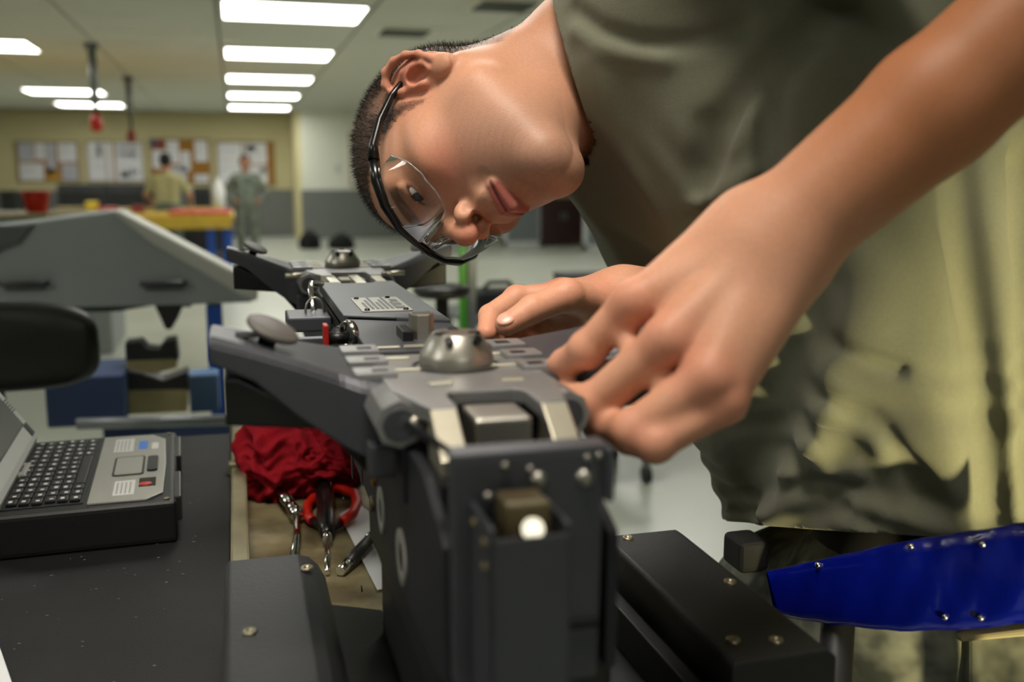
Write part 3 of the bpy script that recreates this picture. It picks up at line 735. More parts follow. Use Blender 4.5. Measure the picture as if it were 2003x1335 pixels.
# long side plates and body
for sx in (-1, 1):
    s_ = RB()
    prof = [(-.19, -.05), (-.14, -.03), (-.05, -.028), (.96, -.028), (1.0, -.06), (1.0, -.122), (-.19, -.122)]
    s_.prism([(sx * .044, y, z) for y, z in prof], (-sx * .006, 0, 0), .0012)
    side = s_.build('side_plate', 'rack_side', rack)
    if sx == -1:
        for (y, z, r_) in ((.031, -.105, .0165), (-.061, -.104, .0175)):
            ring = RB().lathe([(r_, 0), (r_, .0012), (r_ * .56, .0012), (r_ * .52, .0006)], (-.044, y, z), (-1, 0, 0), 28).build('bushing', 'bushing', side)
            RB().lathe([(0, .0004), (r_ * .6, .0004)], (-.044, y, z), (-1, 0, 0), 24).build('bore', 'void', side)
        for (y, z, r_, m_) in ((.065, -.092, .006, 'brass'), (.077, -.115, .006, 'brass_dull')):
            RB().lathe([(0, .002), (r_ * .4, .002), (r_ * .5, .003), (r_, .002), (r_, 0)], (-.044, y, z), (-1, 0, 0), 18).build('plug', m_, side)
        for (y, z, h_) in ((.224, -.109, .03), (.36, -.11, .03), (.15, -.1, .022)):
            RB().box((-.0448, y - .006, z - h_), (-.0442, y + .006, z + h_)).build('slot', 'void', side)
        for k in range(10):
            y, z = .12 + .05 * k, -.07 - .12 * (k % 3 == 1) - .03 * (k % 2)
            RB().lathe([(0, .001), (.003, .001), (.003, 0)], (-.044, y, z), (-1, 0, 0), 10).build('rivet', 'rack_black', side)
RB().box((-.038, -.16, -.12), (.038, .98, -.03)).build('core', 'rack_black', rack)

def brace_set(dy, far=False):
    """one sway brace station: yoke, ejector foot, arms with pads"""
    T = RM @ Matrix.Translation((0, dy, 0))
    def B(): return MB(T)
    yk = B()
    pl = [(-.036, -.117), (-.021, -.117), (-.021, -.086), (-.017, -.078), (.021, -.078), (.025, -.086), (.025, -.117), (.04, -.117), (.052, -.062), (.052, .05), (-.05, .05), (-.05, -.062)]
    yk.prism([(x, y, -.009) for x, y in pl], (0, 0, .009), .0012)
    yoke = yk.build('yoke_plate', 'rack_top', rack)
    for x0 in (-.036, .026):
        q = B(); q.prism([(x0, y, z) for y, z in ((-.1165, -.0005), (-.147, -.021), (-.147, -.03), (-.11, -.03), (-.11, -.004))], (.0145, 0, 0), .0008)
        q.build('prong', 'steel_bright', yoke)
    B().box((-.014, -.128, -.036), (.018, -.092, -.005), .003, 3).build('latch_block', 'steel_satin', rack)
    B().box((-.034, -.14, -.05), (.038, -.08, -.034), .002).build('latch_housing', 'rack_black', rack)
    B().box((-.012, -.14, -.04), (.016, -.128, -.034), .001).build('latch_shim', 'brass_dull', rack)
    # ejector foot
    well = B().lathe([(.029, .0006), (.0265, .0008), (.0262, -.004), (.0, -.004)], (.003, 0, 0), n=40).build('foot_well', 'rack_black', rack)
    ft = B().lathe([(.0, -.003), (.0228, -.003), (.0243, -.001), (.0245, .005), (.0238, .0085), (.0165, .021), (.0145, .0225), (.006, .0222), (.0, .0215)], (.003, 0, 0), n=48).build('ejector_foot', 'steel_satin', rack)
    for k in range(3):
        an = math.radians(-62 + 60 * k * 2)
        B().box((-.0035, -.0022, .0195), (.0035, .0045, .0232), .0008, mtx=Matrix.Translation((.003, 0, 0)) @ Matrix.Rotation(an, 4, 'Z') @ Matrix.Translation((0, -.0135, 0))).build('notch', 'rack_black', ft)
    for k in range(2):
        an = math.radians(-115 + 55 * k)
        c_ = Vector((.003 + .0182 * math.cos(an), .0182 * math.sin(an), .018))
        B().cyl(c_, c_ + Vector((.003 * math.cos(an), .003 * math.sin(an), .002)), .0028, n=12).build('bolt', 'rack_black', ft)
    for sx in (-1, 1):
        st = [(.045, -.045, .10, -.002, -.05), (.062, -.038, .10, -.001, -.05), (.074, -.032, .088, .003, -.044), (.1, -.033, .055, .0135, -.024), (.126, -.034, .035, .023, .0), (.15, -.036, .02, .031, .012)]
        b = bmesh.new(); rows = []
        for (x, ya, yb_, zt_, zb_) in st:
            rows.append([b.verts.new((sx * x, yy, zz)) for yy, zz in ((ya + .004, zt_), (yb_ - .003, zt_), (yb_, zt_ - .003), (yb_, zb_), (ya, zb_ + .003), (ya, zt_ - .005))])
        for A, C_ in zip(rows, rows[1:]):
            for k in range(6): b.faces.new((A[k], A[(k + 1) % 6], C_[(k + 1) % 6], C_[k]))
        b.faces.new(rows[0]); b.faces.new(rows[-1][::-1])
        bmesh.ops.recalc_face_normals(b, faces=b.faces[:]); bmesh.ops.bevel(b, geom=b.edges[:], offset=.0012, segments=2, affect='EDGES')
        m_ = B(); m_._add(b); arm = m_.build('sway_brace_arm', 'rack_grey', rack)
        low = B(); low.prism([(sx * x, -.03, z) for x, z in ((.05, -.045), (.135, .004), (.143, .004), (.143, -.024), (.085, -.03), (.06, -.06))], (0, .055, 0), .0015)
        low.build('lower_strut', 'rack_black', arm)
        # pad
        nrm = Vector((-sx * .42, -.22, .88)).normalized(); c_ = Vector((sx * .113, -.004, .029))
        pad = B().lathe([(0, .002), (.0155, .002), (.0168, .001), (.0168, -.001), (.0155, -.002), (0, -.002)], c_, nrm, 36).build('pad', 'pad_grey', arm)
        B().cyl(c_ - nrm * .014, c_ - nrm * .001, .0055).build('pad_screw', 'rack_black', pad)
        B().box((sx * .13 - .009, -.012, .0255), (sx * .13 + .009, .01, .0262)).build('pad_recess', 'void', arm)
        # hinge knuckles
        for k, (y0, y1) in enumerate(((-.03, -.008), (.012, .034), (.054, .078))):
            kn = B().box((sx * .066 if sx < 0 else .04, y0, -.002), (-.04 if sx < 0 else .066, y1, .0035), .001).build('hinge_knuckle', 'rack_top', arm)
            B().box((sx * .05 - .005, y0 + .004, .0034), (sx * .05 + .005, y1 - .01, .0038)).build('knuckle_slot', 'rack_black', kn)
            B().box((sx * .032 - .009, y1 - .006, .0), (sx * .032 + .009, y1 - .0025, .0022), .0006).build('spring_clip', 'steel_bright', arm)
        # octagonal pivot cap
        B().cyl((sx * .049, -.094, -.014), (sx * .049, -.04, -.014), .0135, n=8).build('pivot_cap', 'rack_top', arm)
        B().lathe([(0, .001), (.009, .001), (.0095, 0)], (sx * .049, -.0942, -.014), (0, -1, 0), 24, False).build('pivot_face', 'rack_grey', arm)
        B().sph((sx * .0415, -.098, -.0125), (.0028, .003, .0042), 8).build('pivot_bolt', 'steel_bright', arm)
        B().cyl((sx * .041, -.10, -.016), (sx * .041, -.094, -.016), .0022, n=12).build('pivot_stud', 'steel_bright', arm)
        # lever below the pivot
        lv = B(); lv.prism([(sx * x, -.085, z) for x, z in ((.04, -.02), (.046, -.024), (.046, -.062), (.04, -.066))], (0, .02, 0), .001); lv.build('lever', 'rack_side', arm)
        B().box((sx * .056 - .008, -.075, -.05), (sx * .056 + .008, -.06, -.03), .002).build('lever_stop', 'rack_grey', arm)
        if not far:
            B().box((sx * .022 - .004, -.06, .0), (sx * .022 + .010, -.054, .0016), .0005).build('retainer', 'steel_bright', arm)
        else:
            B().cyl((sx * .052, -.07, -.004), (sx * .078, -.07, -.004), .0032, n=10).build('cross_pin', 'steel_bright', arm)
    return yoke
brace_set(0.0); brace_set(.762, True)

# covers between the stations
cv = RB(); cv.prism([(x, y, -.012) for x, y in ((-.044, .27), (.044, .22), (.044, .565), (.02, .565), (.02, .55), (-.02, .55), (-.02, .565), (-.044, .565))], (0, 0, .011), .001)
cover = cv.build('cover_plate', 'rack_grey', rack)
RB().prism([(x, y, -.016) for x, y in ((-.043, .085), (.015, .085), (.015, .13), (.043, .13), (.043, .219), (-.043, .267))], (0, 0, .012), .001).build('access_cover', 'rack_grey', rack)
RB().box((-.043, .05, -.03), (.043, .62, -.016)).build('deck', 'rack_black', rack)
RB().cyl((-.04, .268, -.0025), (.0, .245, -.0025), .0012, n=8).build('hinge_pin', 'rack_black', rack)
for x in (-.03, .0, .026):
    RB().box((x, .566, -.012), (x + .012, .66, -.002), .0008).build('guide_bar', 'steel_bright', rack)
npl = RB(); npl.prism([(x, y, -.0011) for x, y in rr(-.025, .022, .283, .393, .004, 3)], (0, 0, .0009)); npl = npl.build('nameplate', 'steel_satin', rack)
for k in range(7): RB().box((-.019 + k * .0046, .3, -.0003), (-.0165 + k * .0046, .3 + .05 + .02 * (k % 3), .0001)).build('engraving', 'rack_grey', npl)
for k in range(3): RB().box((.011, .30 + .027 * k, -.0003), (.018, .318 + .027 * k, .0001)).build('engraving', 'rack_grey', npl)
for x, y in ((-.02, .292), (.016, .29), (-.02, .384), (.012, .386)): RB().lathe([(0, .002), (.0022, .0018), (.0028, 0)], (x, y, -.0003), n=12).build('rivet', 'rack_black', npl)
# squared sear block between the cover and the foot
RB().prism([(x, y, -.006) for x, y in ((-.004, .14), (.0, .134), (.01, .134), (.0145, .14), (.0145, .152), (-.004, .152))], (0, 0, .022), .0012).build('sear_block', 'steel_satin', rack)
RB().box((-.012, .128, -.01), (-.004, .165, .004), .001).build('sear_guard', 'rack_black', rack)
RB().cyl((-.02, .075, .001), (.02, .075, .001), .0014, n=8).build('link_rod', 'steel_bright', rack)
# safety pin, ring and red flag on the left
RB().box((-.092, .20, -.022), (-.052, .212, -.010), .001).build('pin_bracket', 'rack_grey', rack)
RB().lathe([(.0085, -.003), (.0105, -.003), (.0105, .003), (.0085, .003), (.0085, -.003)], (-.049, .175, -.003), (-.9, -.45, 0), 28).build('pin_ring', 'chrome', rack)
RB().cyl((-.066, .17, -.006), (-.05, .172, -.006), .005, n=14).build('pin_shaft', 'rack_black', rack)
RB().box((-.070, .162, -.016), (-.066, .178, .006), .0012).build('pin_flag', 'pin_red', rack)
RB().tube([(-.045, .50, .004), (-.058, .49, .006), (-.06, .47, 0), (-.058, .46, -.02), (-.05, .455, -.03)], .0032).build('quick_pin', 'chrome', rack)
RB().tube([(-.058 + .010 * math.cos(a_ * .5), .44, -.02 + .016 * math.sin(a_ * .5)) for a_ in range(13)], .0014, closed=False).build('pin_loop', 'steel_satin', rack)
RB().box((-.088, .40, -.035), (-.044, .47, -.02), .002).build('side_bracket', 'rack_grey', rack)
RB().lathe([(0, -.004), (.022, -.004), (.024, 0), (.022, .004), (0, .004)], (-.05, .24, -.03), (-1, -.3, 0), 28).build('side_wheel', 'rack_black', rack)

# near end plate and its latch housing
ep = RB(); ep.prism([(x, -.197, z) for x, z in ((-.041, -.006), (.036, -.006), (.036, -.030), (.031, -.033), (.033, -.040), (.031, -.122), (-.036, -.122), (-.041, -.115))], (0, .010, 0), .0015)
end = ep.build('end_plate', 'rack_grey', rack)
RB().box((-.041, -.197, -.0075), (.036, -.18, -.004), .0012).build('top_flange', 'rack_grey', end)
RB().box((.033, -.201, -.031), (.037, -.18, -.005), .001).build('side_tab', 'rack_grey', end)
for (x, z, r_) in ((.0235, -.0195, .0045), (.0005, -.0185, .0042)):
    RB().lathe([(0, .0035), (r_ * .6, .003), (r_, .001), (r_ * 1.05, 0)], (x, -.197, z), (0, -1, 0), 18).build('bolt', 'steel_satin', end)
for (x, z) in ((-.004, -.0125), (-.016, -.010), (.024, -.009), (.03, -.0085)):
    RB().sph((x, -.1985, z), .0018, 6).build('rivet', 'steel_satin', end)
RB().prism([(x, -.185, z) for x, z in ((-.041, -.006), (-.036, -.006), (-.06, .012), (-.062, .008))], (0, .006, 0), .0006).build('brace_strip', 'rack_side', end)
bx0, bx1, by0, by1 = -.0325, .0035, -.237, -.197
hs = RB(); w_ = .0022
hs.box((bx0, by0, -.118), (bx1, by0 + w_, -.031), .0008); hs.box((bx0, by0, -.118), (bx0 + w_, by1, -.026), .0008); hs.box((bx1 - w_, by0, -.118), (bx1, by1, -.026), .0008)
hs = hs.build('latch_box', 'rack_grey', rack)
RB().box((bx0 + .004, by0 + .008, -.118), (bx1 - .004, by1, -.045)).build('latch_core', 'rack_black', hs)
RB().box((-.0225, by0 + .010, -.05), (-.0025, by1 - .008, -.0195), .0012).build('plunger_block', 'brass_dull', rack)
RB().lathe([(0, .0012), (.0048, .0012), (.0052, 0)], (-.0115, by0 + .0085, -.0305), (-.08, -.92, .38), 28, False).build('plunger_face', 'steel_bright', rack)
for x in (-.0255, -.0015, -.011): RB().cyl((x, by0 + .006, -.04), (x, by0 + .006, -.0335), .0028, n=12).build('guide_stud', 'brass_dull', hs)
for (y, z) in ((-.226, -.036), (-.205, -.034), (-.226, -.047)): RB().lathe([(0, .0015), (.0024, .001), (.0026, 0)], (bx0, y, z), (-1, 0, 0), 12).build('rivet', 'brass_dull', hs)
RB().sph((-.0245, -.2, -.0235), .0022, 8).build('detent_ball', 'steel_satin', end)
RB().box((.012, -.2, -.094), (.03, -.1965, -.0905)).build('groove', 'void', end)
# far end closure
RB().box((-.04, .985, -.12), (.04, 1.0, -.02), .003).build('end_cap', 'rack_grey', rack)
import time
# ------------------------------------------------------------------ implicit-surface modelling (numpy)
def vlen(v): return np.sqrt(np.einsum('ij,ij->i', v, v))
def rcone(p, a, b, r1, r2):
    a = np.asarray(a, float); ba = np.asarray(b, float) - a; pa = p - a
    t = np.clip(pa @ ba / (ba @ ba), 0, 1)
    return vlen(pa - t[:, None] * ba) - (r1 + (r2 - r1) * t)
def chain(p, pts, rs, k=0.0):
    d = None
    for i in range(len(pts) - 1):
        e = rcone(p, pts[i], pts[i + 1], rs[i], rs[i + 1]); d = e if d is None else (smin(d, e, k) if k else np.minimum(d, e))
    return d
def ell(p, c, r, M_=None):
    q = p - np.asarray(c, float)
    if M_ is not None: q = q @ M_
    r = np.asarray(r, float); k0 = vlen(q / r); k1 = vlen(q / (r * r)) + 1e-9
    return k0 * (k0 - 1) / k1
def smin(a, b, k):
    h = np.maximum(k - np.abs(a - b), 0) / k; return np.minimum(a, b) - h * h * k * .25
def smax(a, b, k): return -smin(-a, -b, k)

def surface(f, lo, hi, h, B=8, slack=1.25, newton=1):
    lo = np.asarray(lo, float); n = np.ceil((np.asarray(hi) - lo) / (h * B)).astype(int)
    I = np.stack(np.meshgrid(*[np.arange(k) for k in n], indexing='ij'), -1).reshape(-1, 3)
    cen = lo + (I + .5) * (h * B)
    keep = np.zeros(len(I), bool)
    for s in range(0, len(I), 200000): keep[s:s + 200000] = np.abs(f(cen[s:s + 200000])) < h * B * .866 * slack
    I = I[keep]
    g = np.stack(np.meshgrid(*[np.arange(B + 1)] * 3, indexing='ij'), -1).reshape(-1, 3)
    keys, verts, e0 = [], [], []
    S = 1 << 20
    corner = np.array([[i, j, k] for i in (0, 1) for j in (0, 1) for k in (0, 1)])
    edges = [(a, b) for a in range(8) for b in range(a + 1, 8) if np.abs(corner[a] - corner[b]).sum() == 1]
    for s in range(0, len(I), 400):
        blk = I[s:s + 400]
        P = (blk[:, None, :] * B + g[None]).astype(np.int64)
        F = f((lo + P.reshape(-1, 3) * h)).reshape(len(blk), B + 1, B + 1, B + 1)
        neg = F < 0
        C8 = [F[:, c[0]:B + c[0], c[1]:B + c[1], c[2]:B + c[2]] for c in corner]
        cnt = sum((c < 0).astype(np.int8) for c in C8)
        act = np.argwhere((cnt > 0) & (cnt < 8))
        if len(act) == 0: continue
        ix = tuple(act.T); V8 = np.stack([c[ix] for c in C8], 1)
        pos = np.zeros((len(act), 3)); num = np.zeros(len(act))
        for a, b in edges:
            va, vb = V8[:, a], V8[:, b]; m = (va < 0) != (vb < 0)
            t = np.where(m, va / np.where(va - vb == 0, 1, va - vb), 0)
            pos += m[:, None] * (corner[a] + t[:, None] * (corner[b] - corner[a])); num += m
        cell = blk[act[:, 0]] * B + act[:, 1:]
        verts.append(lo + (cell + pos / num[:, None]) * h)
        keys.append((cell[:, 0] * S + cell[:, 1]) * S + cell[:, 2])
        e0.append(np.stack([V8[:, 0] < 0, V8[:, 4] < 0, V8[:, 2] < 0, V8[:, 1] < 0], 1))
    keys = np.concatenate(keys); verts = np.concatenate(verts); e0 = np.concatenate(e0)
    o = np.argsort(keys); keys, verts, e0 = keys[o], verts[o], e0[o]
    st = [S * S, S, 1]; faces = []
    for ax_ in range(3):
        u, v = st[(ax_ + 1) % 3], st[(ax_ + 2) % 3]
        m = np.nonzero(e0[:, 0] != e0[:, ax_ + 1])[0]
        q = [keys[m], keys[m] - u, keys[m] - u - v, keys[m] - v]
        idx = [np.minimum(np.searchsorted(keys, k), len(keys) - 1) for k in q]
        ok = np.all([keys[i] == k for i, k in zip(idx, q)], 0)
        Q = np.stack(idx, 1)[ok]; fl = e0[m, 0][ok]
        Q[~fl] = Q[~fl][:, ::-1]; faces.append(Q)
    faces = np.concatenate(faces)
    for _ in range(newton):
        e = h * .3; f0 = f(verts); G = np.stack([f(verts + np.eye(3)[i] * e) - f0 for i in range(3)], 1) / e
        stp = np.clip(f0 / np.maximum((G * G).sum(1), .2), -h * .5, h * .5); verts = verts - G * stp[:, None]
    return verts, faces, G

def np_mesh(name, V, Fc, org, cols=None):
    me = bpy.data.meshes.new(name); V = V - np.asarray(org)
    me.vertices.add(len(V)); me.vertices.foreach_set('co', V.astype(np.float32).ravel())
    k = Fc.shape[1]
    me.loops.add(len(Fc) * k); me.loops.foreach_set('vertex_index', Fc.astype(np.int32).ravel())
    me.polygons.add(len(Fc)); me.polygons.foreach_set('loop_start', np.arange(0, len(Fc) * k, k, dtype=np.int32))
    me.polygons.foreach_set('use_smooth', np.ones(len(Fc), bool))
    if cols is not None:
        a = me.color_attributes.new('tone', 'FLOAT_COLOR', 'POINT')
        a.data.foreach_set('color', np.concatenate([cols, np.ones((len(cols), 1))], 1).astype(np.float32).ravel())
    me.update(calc_edges=True); me.validate(); return me

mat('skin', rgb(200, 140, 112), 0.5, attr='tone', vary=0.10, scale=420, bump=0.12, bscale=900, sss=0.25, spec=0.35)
mat('shirt_cloth', rgb(112, 113, 95), 0.92, vary=0.06, scale=300, bump=0.25, bscale=1400, sheen=0.15, spec=0.2)
mat('hair_brown', rgb(44, 32, 24), 0.6)
mat('glasses_black', rgb(8, 8, 9), 0.25, spec=0.6)
mat('eye_white', rgb(215, 205, 198), 0.15); mat('iris', rgb(52, 56, 60), 0.1)
mat('nail', rgb(212, 156, 136), 0.3)
mat('camo', rgb(120, 122, 108), 0.9, col2=rgb(58, 62, 56), scale=32, detail=2)
mat('camo_tan', rgb(160, 150, 118), 0.9)
mat('belt', rgb(10, 10, 10), 0.8)
mat('blue_vinyl', rgb(4, 18, 128), 0.2, vary=0.45, scale=9, bump=0.8, bscale=22, spec=0.6, coat=0.3)
lens_m = bpy.data.materials.new('clear_lens'); lens_m.use_nodes = True; nt = lens_m.node_tree; nt.nodes.clear()
o_ = nt.nodes.new('ShaderNodeOutputMaterial'); mx_ = nt.nodes.new('ShaderNodeMixShader'); tr_ = nt.nodes.new('ShaderNodeBsdfTransparent'); gl_ = nt.nodes.new('ShaderNodeBsdfGlossy'); fr_ = nt.nodes.new('ShaderNodeFresnel')
tr_.inputs[0].default_value = (.96, .97, .97, 1); gl_.inputs['Roughness'].default_value = .03; fr_.inputs[0].default_value = 1.5
nt.links.new(fr_.outputs[0], mx_.inputs[0]); nt.links.new(tr_.outputs[0], mx_.inputs[1]); nt.links.new(gl_.outputs[0], mx_.inputs[2]); nt.links.new(mx_.outputs[0], o_.inputs[0])
MATS['clear_lens'] = lens_m
mat('clear_rim', rgb(225, 225, 222), 0.1, trans=0.85)

# ------------------------------------------------------------------ the worker: joints
HO = np.array([.2188, .9298, 1.4394])                                             # between the ears
HA = np.array([[.7337, -.2410, -.6353], [.4278, -.5625, .7075], [-.5278, -.7909, -.3096]])   # columns: right, forward, up of the head
_q, _r = np.linalg.qr(HA); HA = _q * np.sign(np.diag(_r))
def hw_(p): return HO + HA @ np.asarray(p, float)
NB = cc(.085, .275, .985)                                                         # base of the neck
SL, SR = cc(.19, .388, .80), cc(.085, .262, 1.15)
EL, ER = cc(.335, .215, .56), cc(.265, .05, 1.05)
WL, WR = at(1500, 486, .60), at(1225, 592, .87)
LAT = SL - SR; LAT = LAT / np.linalg.norm(LAT)
CH, WA = cc(.245, .165, .985), cc(.412, -.215, 1.0)

# ---- head
def head_sdf(q):
    """q in head space: x right, y forward, z up"""
    Q = q.copy(); Q[:, 0] = np.abs(Q[:, 0])
    d = ell(Q, (0, -.012, .046), (.0755, .100, .084))
    d = smin(d, ell(Q, (0, .028, .0), (.066, .062, .072)), .03)
    d = smin(d, rcone(Q, (.049, .008, -.050), (.016, .068, -.092), .021, .0175), .045)
    d = smin(d, ell(Q, (0, .042, -.052), (.048, .048, .052)), .025)
    d = smin(d, ell(Q, (0, .073, -.096), (.021, .016, .016)), .026)
    d = smin(d, ell(Q, (.049, .050, .000), (.021, .027, .014)), .02)
    d = smin(d, rcone(Q, (.010, .0865, .046), (.044, .0690, .047), .0085, .008), .015)
    d = smax(d, -ell(Q, (.088, .052, .058), (.014, .034, .032)), .02)
    d = smax(d, -ell(Q, (.033, .0955, .029), (.0185, .0145, .0115)), .012)
    d = smin(d, vlen(Q - np.array((.033, .0715, .030))) - .0134, .004)
    d = smax(d, -rcone(Q, (.0225, .0875, .0255), (.0445, .0800, .0270), .0036, .0024), .0012)
    d = smin(d, rcone(Q, (.0210, .0825, .0370), (.046, .0765, .0360), .0040, .0034), .004)
    d = smin(d, rcone(Q, (0, .0885, .036), (0, .1105, -.002), .0072, .0095), .013)
    d = smin(d, vlen(Q - np.array((0, .1140, -.0070))) - .0105, .008)
    d = smin(d, ell(Q, (.0138, .1015, -.0125), (.0078, .0110, .0088)), .006)
    d = smin(d, ell(Q, (0, .0935, -.035), (.026, .0110, .014)), .012)
    d = smin(d, rcone(Q, (0, .1020, -.0450), (.0225, .0905, -.0492), .0044, .0026), .006)
    d = smin(d, rcone(Q, (0, .1008, -.0555), (.0215, .0900, -.0515), .0056, .0028), .006)
    d = smax(d, -rcone(Q, (0, .1085, -.0500), (.0280, .0905, -.0508), .0011, .0010), .0025)
    d = smax(d, -ell(Q, (0, .1035, -.074), (.020, .0075, .006)), .012)
    d = smax(d, -rcone(Q, (.0195, .1010, -.020), (.0345, .0890, -.046), .0028, .0022), .008)
    d = smax(d, -ell(Q, (.0075, .1075, -.0205), (.0046, .0074, .0064)), .002)
    # ear
    E0 = np.array((.0735, -.004, .002)); eb = np.array((.50, -.866, 0.)); eu = np.array((0., -.10, .995)); en = np.cross(eu, eb); en /= np.linalg.norm(en); eu = np.cross(eb, en)
    if en[0] < 0: en = -en
    W_ = (Q - E0) @ np.stack([eb, eu, en], 1)
    near = np.nonzero((np.abs(W_) < np.array((.06, .07, .05))).all(1))[0]
    if len(near):
        w = W_[near]; dn = d[near]
        e = ell(w, (.0135, .003, -.001), (.0165, .0320, .0042))
        e = smin(e, rcone(w, (.004, -.005, -.012), (.010, .003, -.002), .014, .012), .008)
        hel = [(.001, .002, .003), (.001, .018, .004), (.005, .0295, .005), (.0145, .0355, .006), (.0245, .0310, .007), (.0300, .019, .007), (.0300, .004, .007), (.0255, -.010, .006), (.0175, -.021, .004)]
        e = smin(e, chain(w, hel, [.0030, .0034, .0036, .0037, .0037, .0036, .0034, .0032, .0032], .003), .003)
        e = smin(e, ell(w, (.0085, -.0285, .002), (.0085, .0095, .0042)), .006)
        e = smin(e, chain(w, [(.010, .024, .003), (.0180, .013, .004), (.0195, .0, .004), (.0165, -.011, .004), (.0095, -.0165, .004)], [.0028, .0032, .0034, .0034, .0030], .003), .003)
        e = smax(e, -ell(w, (.0085, -.0025, .0055), (.0072, .0115, .0068)), .003)
        e = smax(e, -chain(w, [(.010, .0295, .007), (.0205, .0235, .0075), (.0248, .010, .0075), (.0235, -.006, .007)], [.0022, .0026, .0026, .0016], .002), .002)
        e = smin(e, ell(w, (-.0005, -.0045, .003), (.0036, .0058, .0042)), .003)
        d[near] = smin(dn, e, .004)
    return d

def to_head(p): return (p - HO) @ HA
def finger(p, pts, rs): return chain(p, pts, rs, .003)

# ---- hands: joints read off the photograph, each with its own distance
A = at
LH = dict(
    index=([A(1236, 594, .600), A(1150, 684, .616), A(1106, 712, .637), A(1072, 735, .654)], [.0122, .0112, .0098, .0076]),
    middle=([A(1304, 668, .575), A(1160, 792, .598), A(1110, 777, .634), A(1078, 757, .655)], [.0130, .0124, .0104, .0084]),
    ring=([A(1382, 742, .562), A(1236, 844, .570), A(1172, 832, .602), A(1150, 800, .628)], [.0126, .0118, .0100, .0084]),
    pinky=([A(1416, 790, .566), A(1282, 868, .562), A(1230, 860, .588), A(1206, 836, .608)], [.0112, .0102, .0090, .0075]),
    thumb=([A(1395, 520, .640), A(1270, 606, .672), A(1165, 690, .678), A(1096, 738, .668)], [.0150, .0125, .0110, .0085]))
RH = dict(
    thumb=([A(1172, 592, .845), A(1108, 578, .812), A(1040, 606, .795), A(990, 636, .786)], [.0150, .0128, .0112, .0088]),
    index=([A(1095, 578, .872), A(1010, 584, .866), A(958, 618, .846), A(952, 652, .826)], [.0122, .0104, .0094, .0080]),
    middle=([A(1112, 592, .895), A(1020, 592, .896), A(975, 630, .876), A(968, 664, .858)], [.0122, .0104, .0094, .0080]),
    ring=([A(1130, 610, .905), A(1040, 612, .912), A(1000, 645, .895), A(998, 672, .88)], [.0118, .0100, .0090, .0078]),
    pinky=([A(1150, 626, .905), A(1070, 634, .918), A(1035, 660, .905), A(1030, 680, .892)], [.0105, .0092, .0082, .0070]))
WEB = dict(index=.34, middle=.34, ring=.36)
def hand_sdf(p, H, W, r_w, El, r_e, sgn=1):
    d = chain(p, [W, (W + El) / 2, El], [r_w, (r_w + r_e) / 2 + .001, r_e], .01)
    palm = None
    for f_ in ('index', 'middle', 'ring', 'pinky'):
        m_ = H[f_][0][0]; side = {'index': .25, 'middle': .08, 'ring': -.08, 'pinky': -.22}[f_]
        w0 = W + (H['index'][0][0] - H['pinky'][0][0]) * side
        e = rcone(p, w0, m_ + (W - m_) * .10, r_w * .66, .0135)
        palm = e if palm is None else smin(palm, e, .016)
    d = smin(d, palm, .02)
    th = H['thumb'][0][0]
    d = smin(d, rcone(p, W + (th - W) * .3, th, .019, .0165), .02)
    pn = np.cross(H['pinky'][0][0] - W, H['index'][0][0] - W); pn /= np.linalg.norm(pn); pn = pn * sgn
    nm = ('index', 'middle', 'ring', 'pinky'); dors = None
    for f1, f2 in zip(nm, nm[1:]):
        a_, b_ = H[f1][0], H[f2][0]; w_ = WEB[f1]
        d = smin(d, rcone(p, a_[0] + (a_[1] - a_[0]) * w_ - pn * .004, b_[0]-pn * .004 + (b_[1] - b_[0]) * w_, .0075, .0075), .008)
    for f_ in nm:
        mc = H[f_][0][0]
        d = smin(d, rcone(p, mc + pn * .0060, W + (mc - W) * .30 + pn * .013, .0055, .004), .012)
    for f_, (pts, rs) in H.items():
        e = finger(p, pts, rs)
        if f_ != 'thumb': e = smin(e, vlen(p - pts[0] - pn * .0012) - rs[0] * 1.0, .008)
        e = smin(e, vlen(p - pts[1]) - rs[1] * 1.06, .004)
        d = smin(d, e, .0055 if f_ != 'thumb' else .008)
    return d
def _sg(H, W, ref):
    pn = np.cross(H['pinky'][0][0] - W, H['index'][0][0] - W); return 1.0 if pn @ ref > 0 else -1.0
SGL = _sg(LH, WL, -_F + .4 * _U); SGR = _sg(RH, WR, _U)
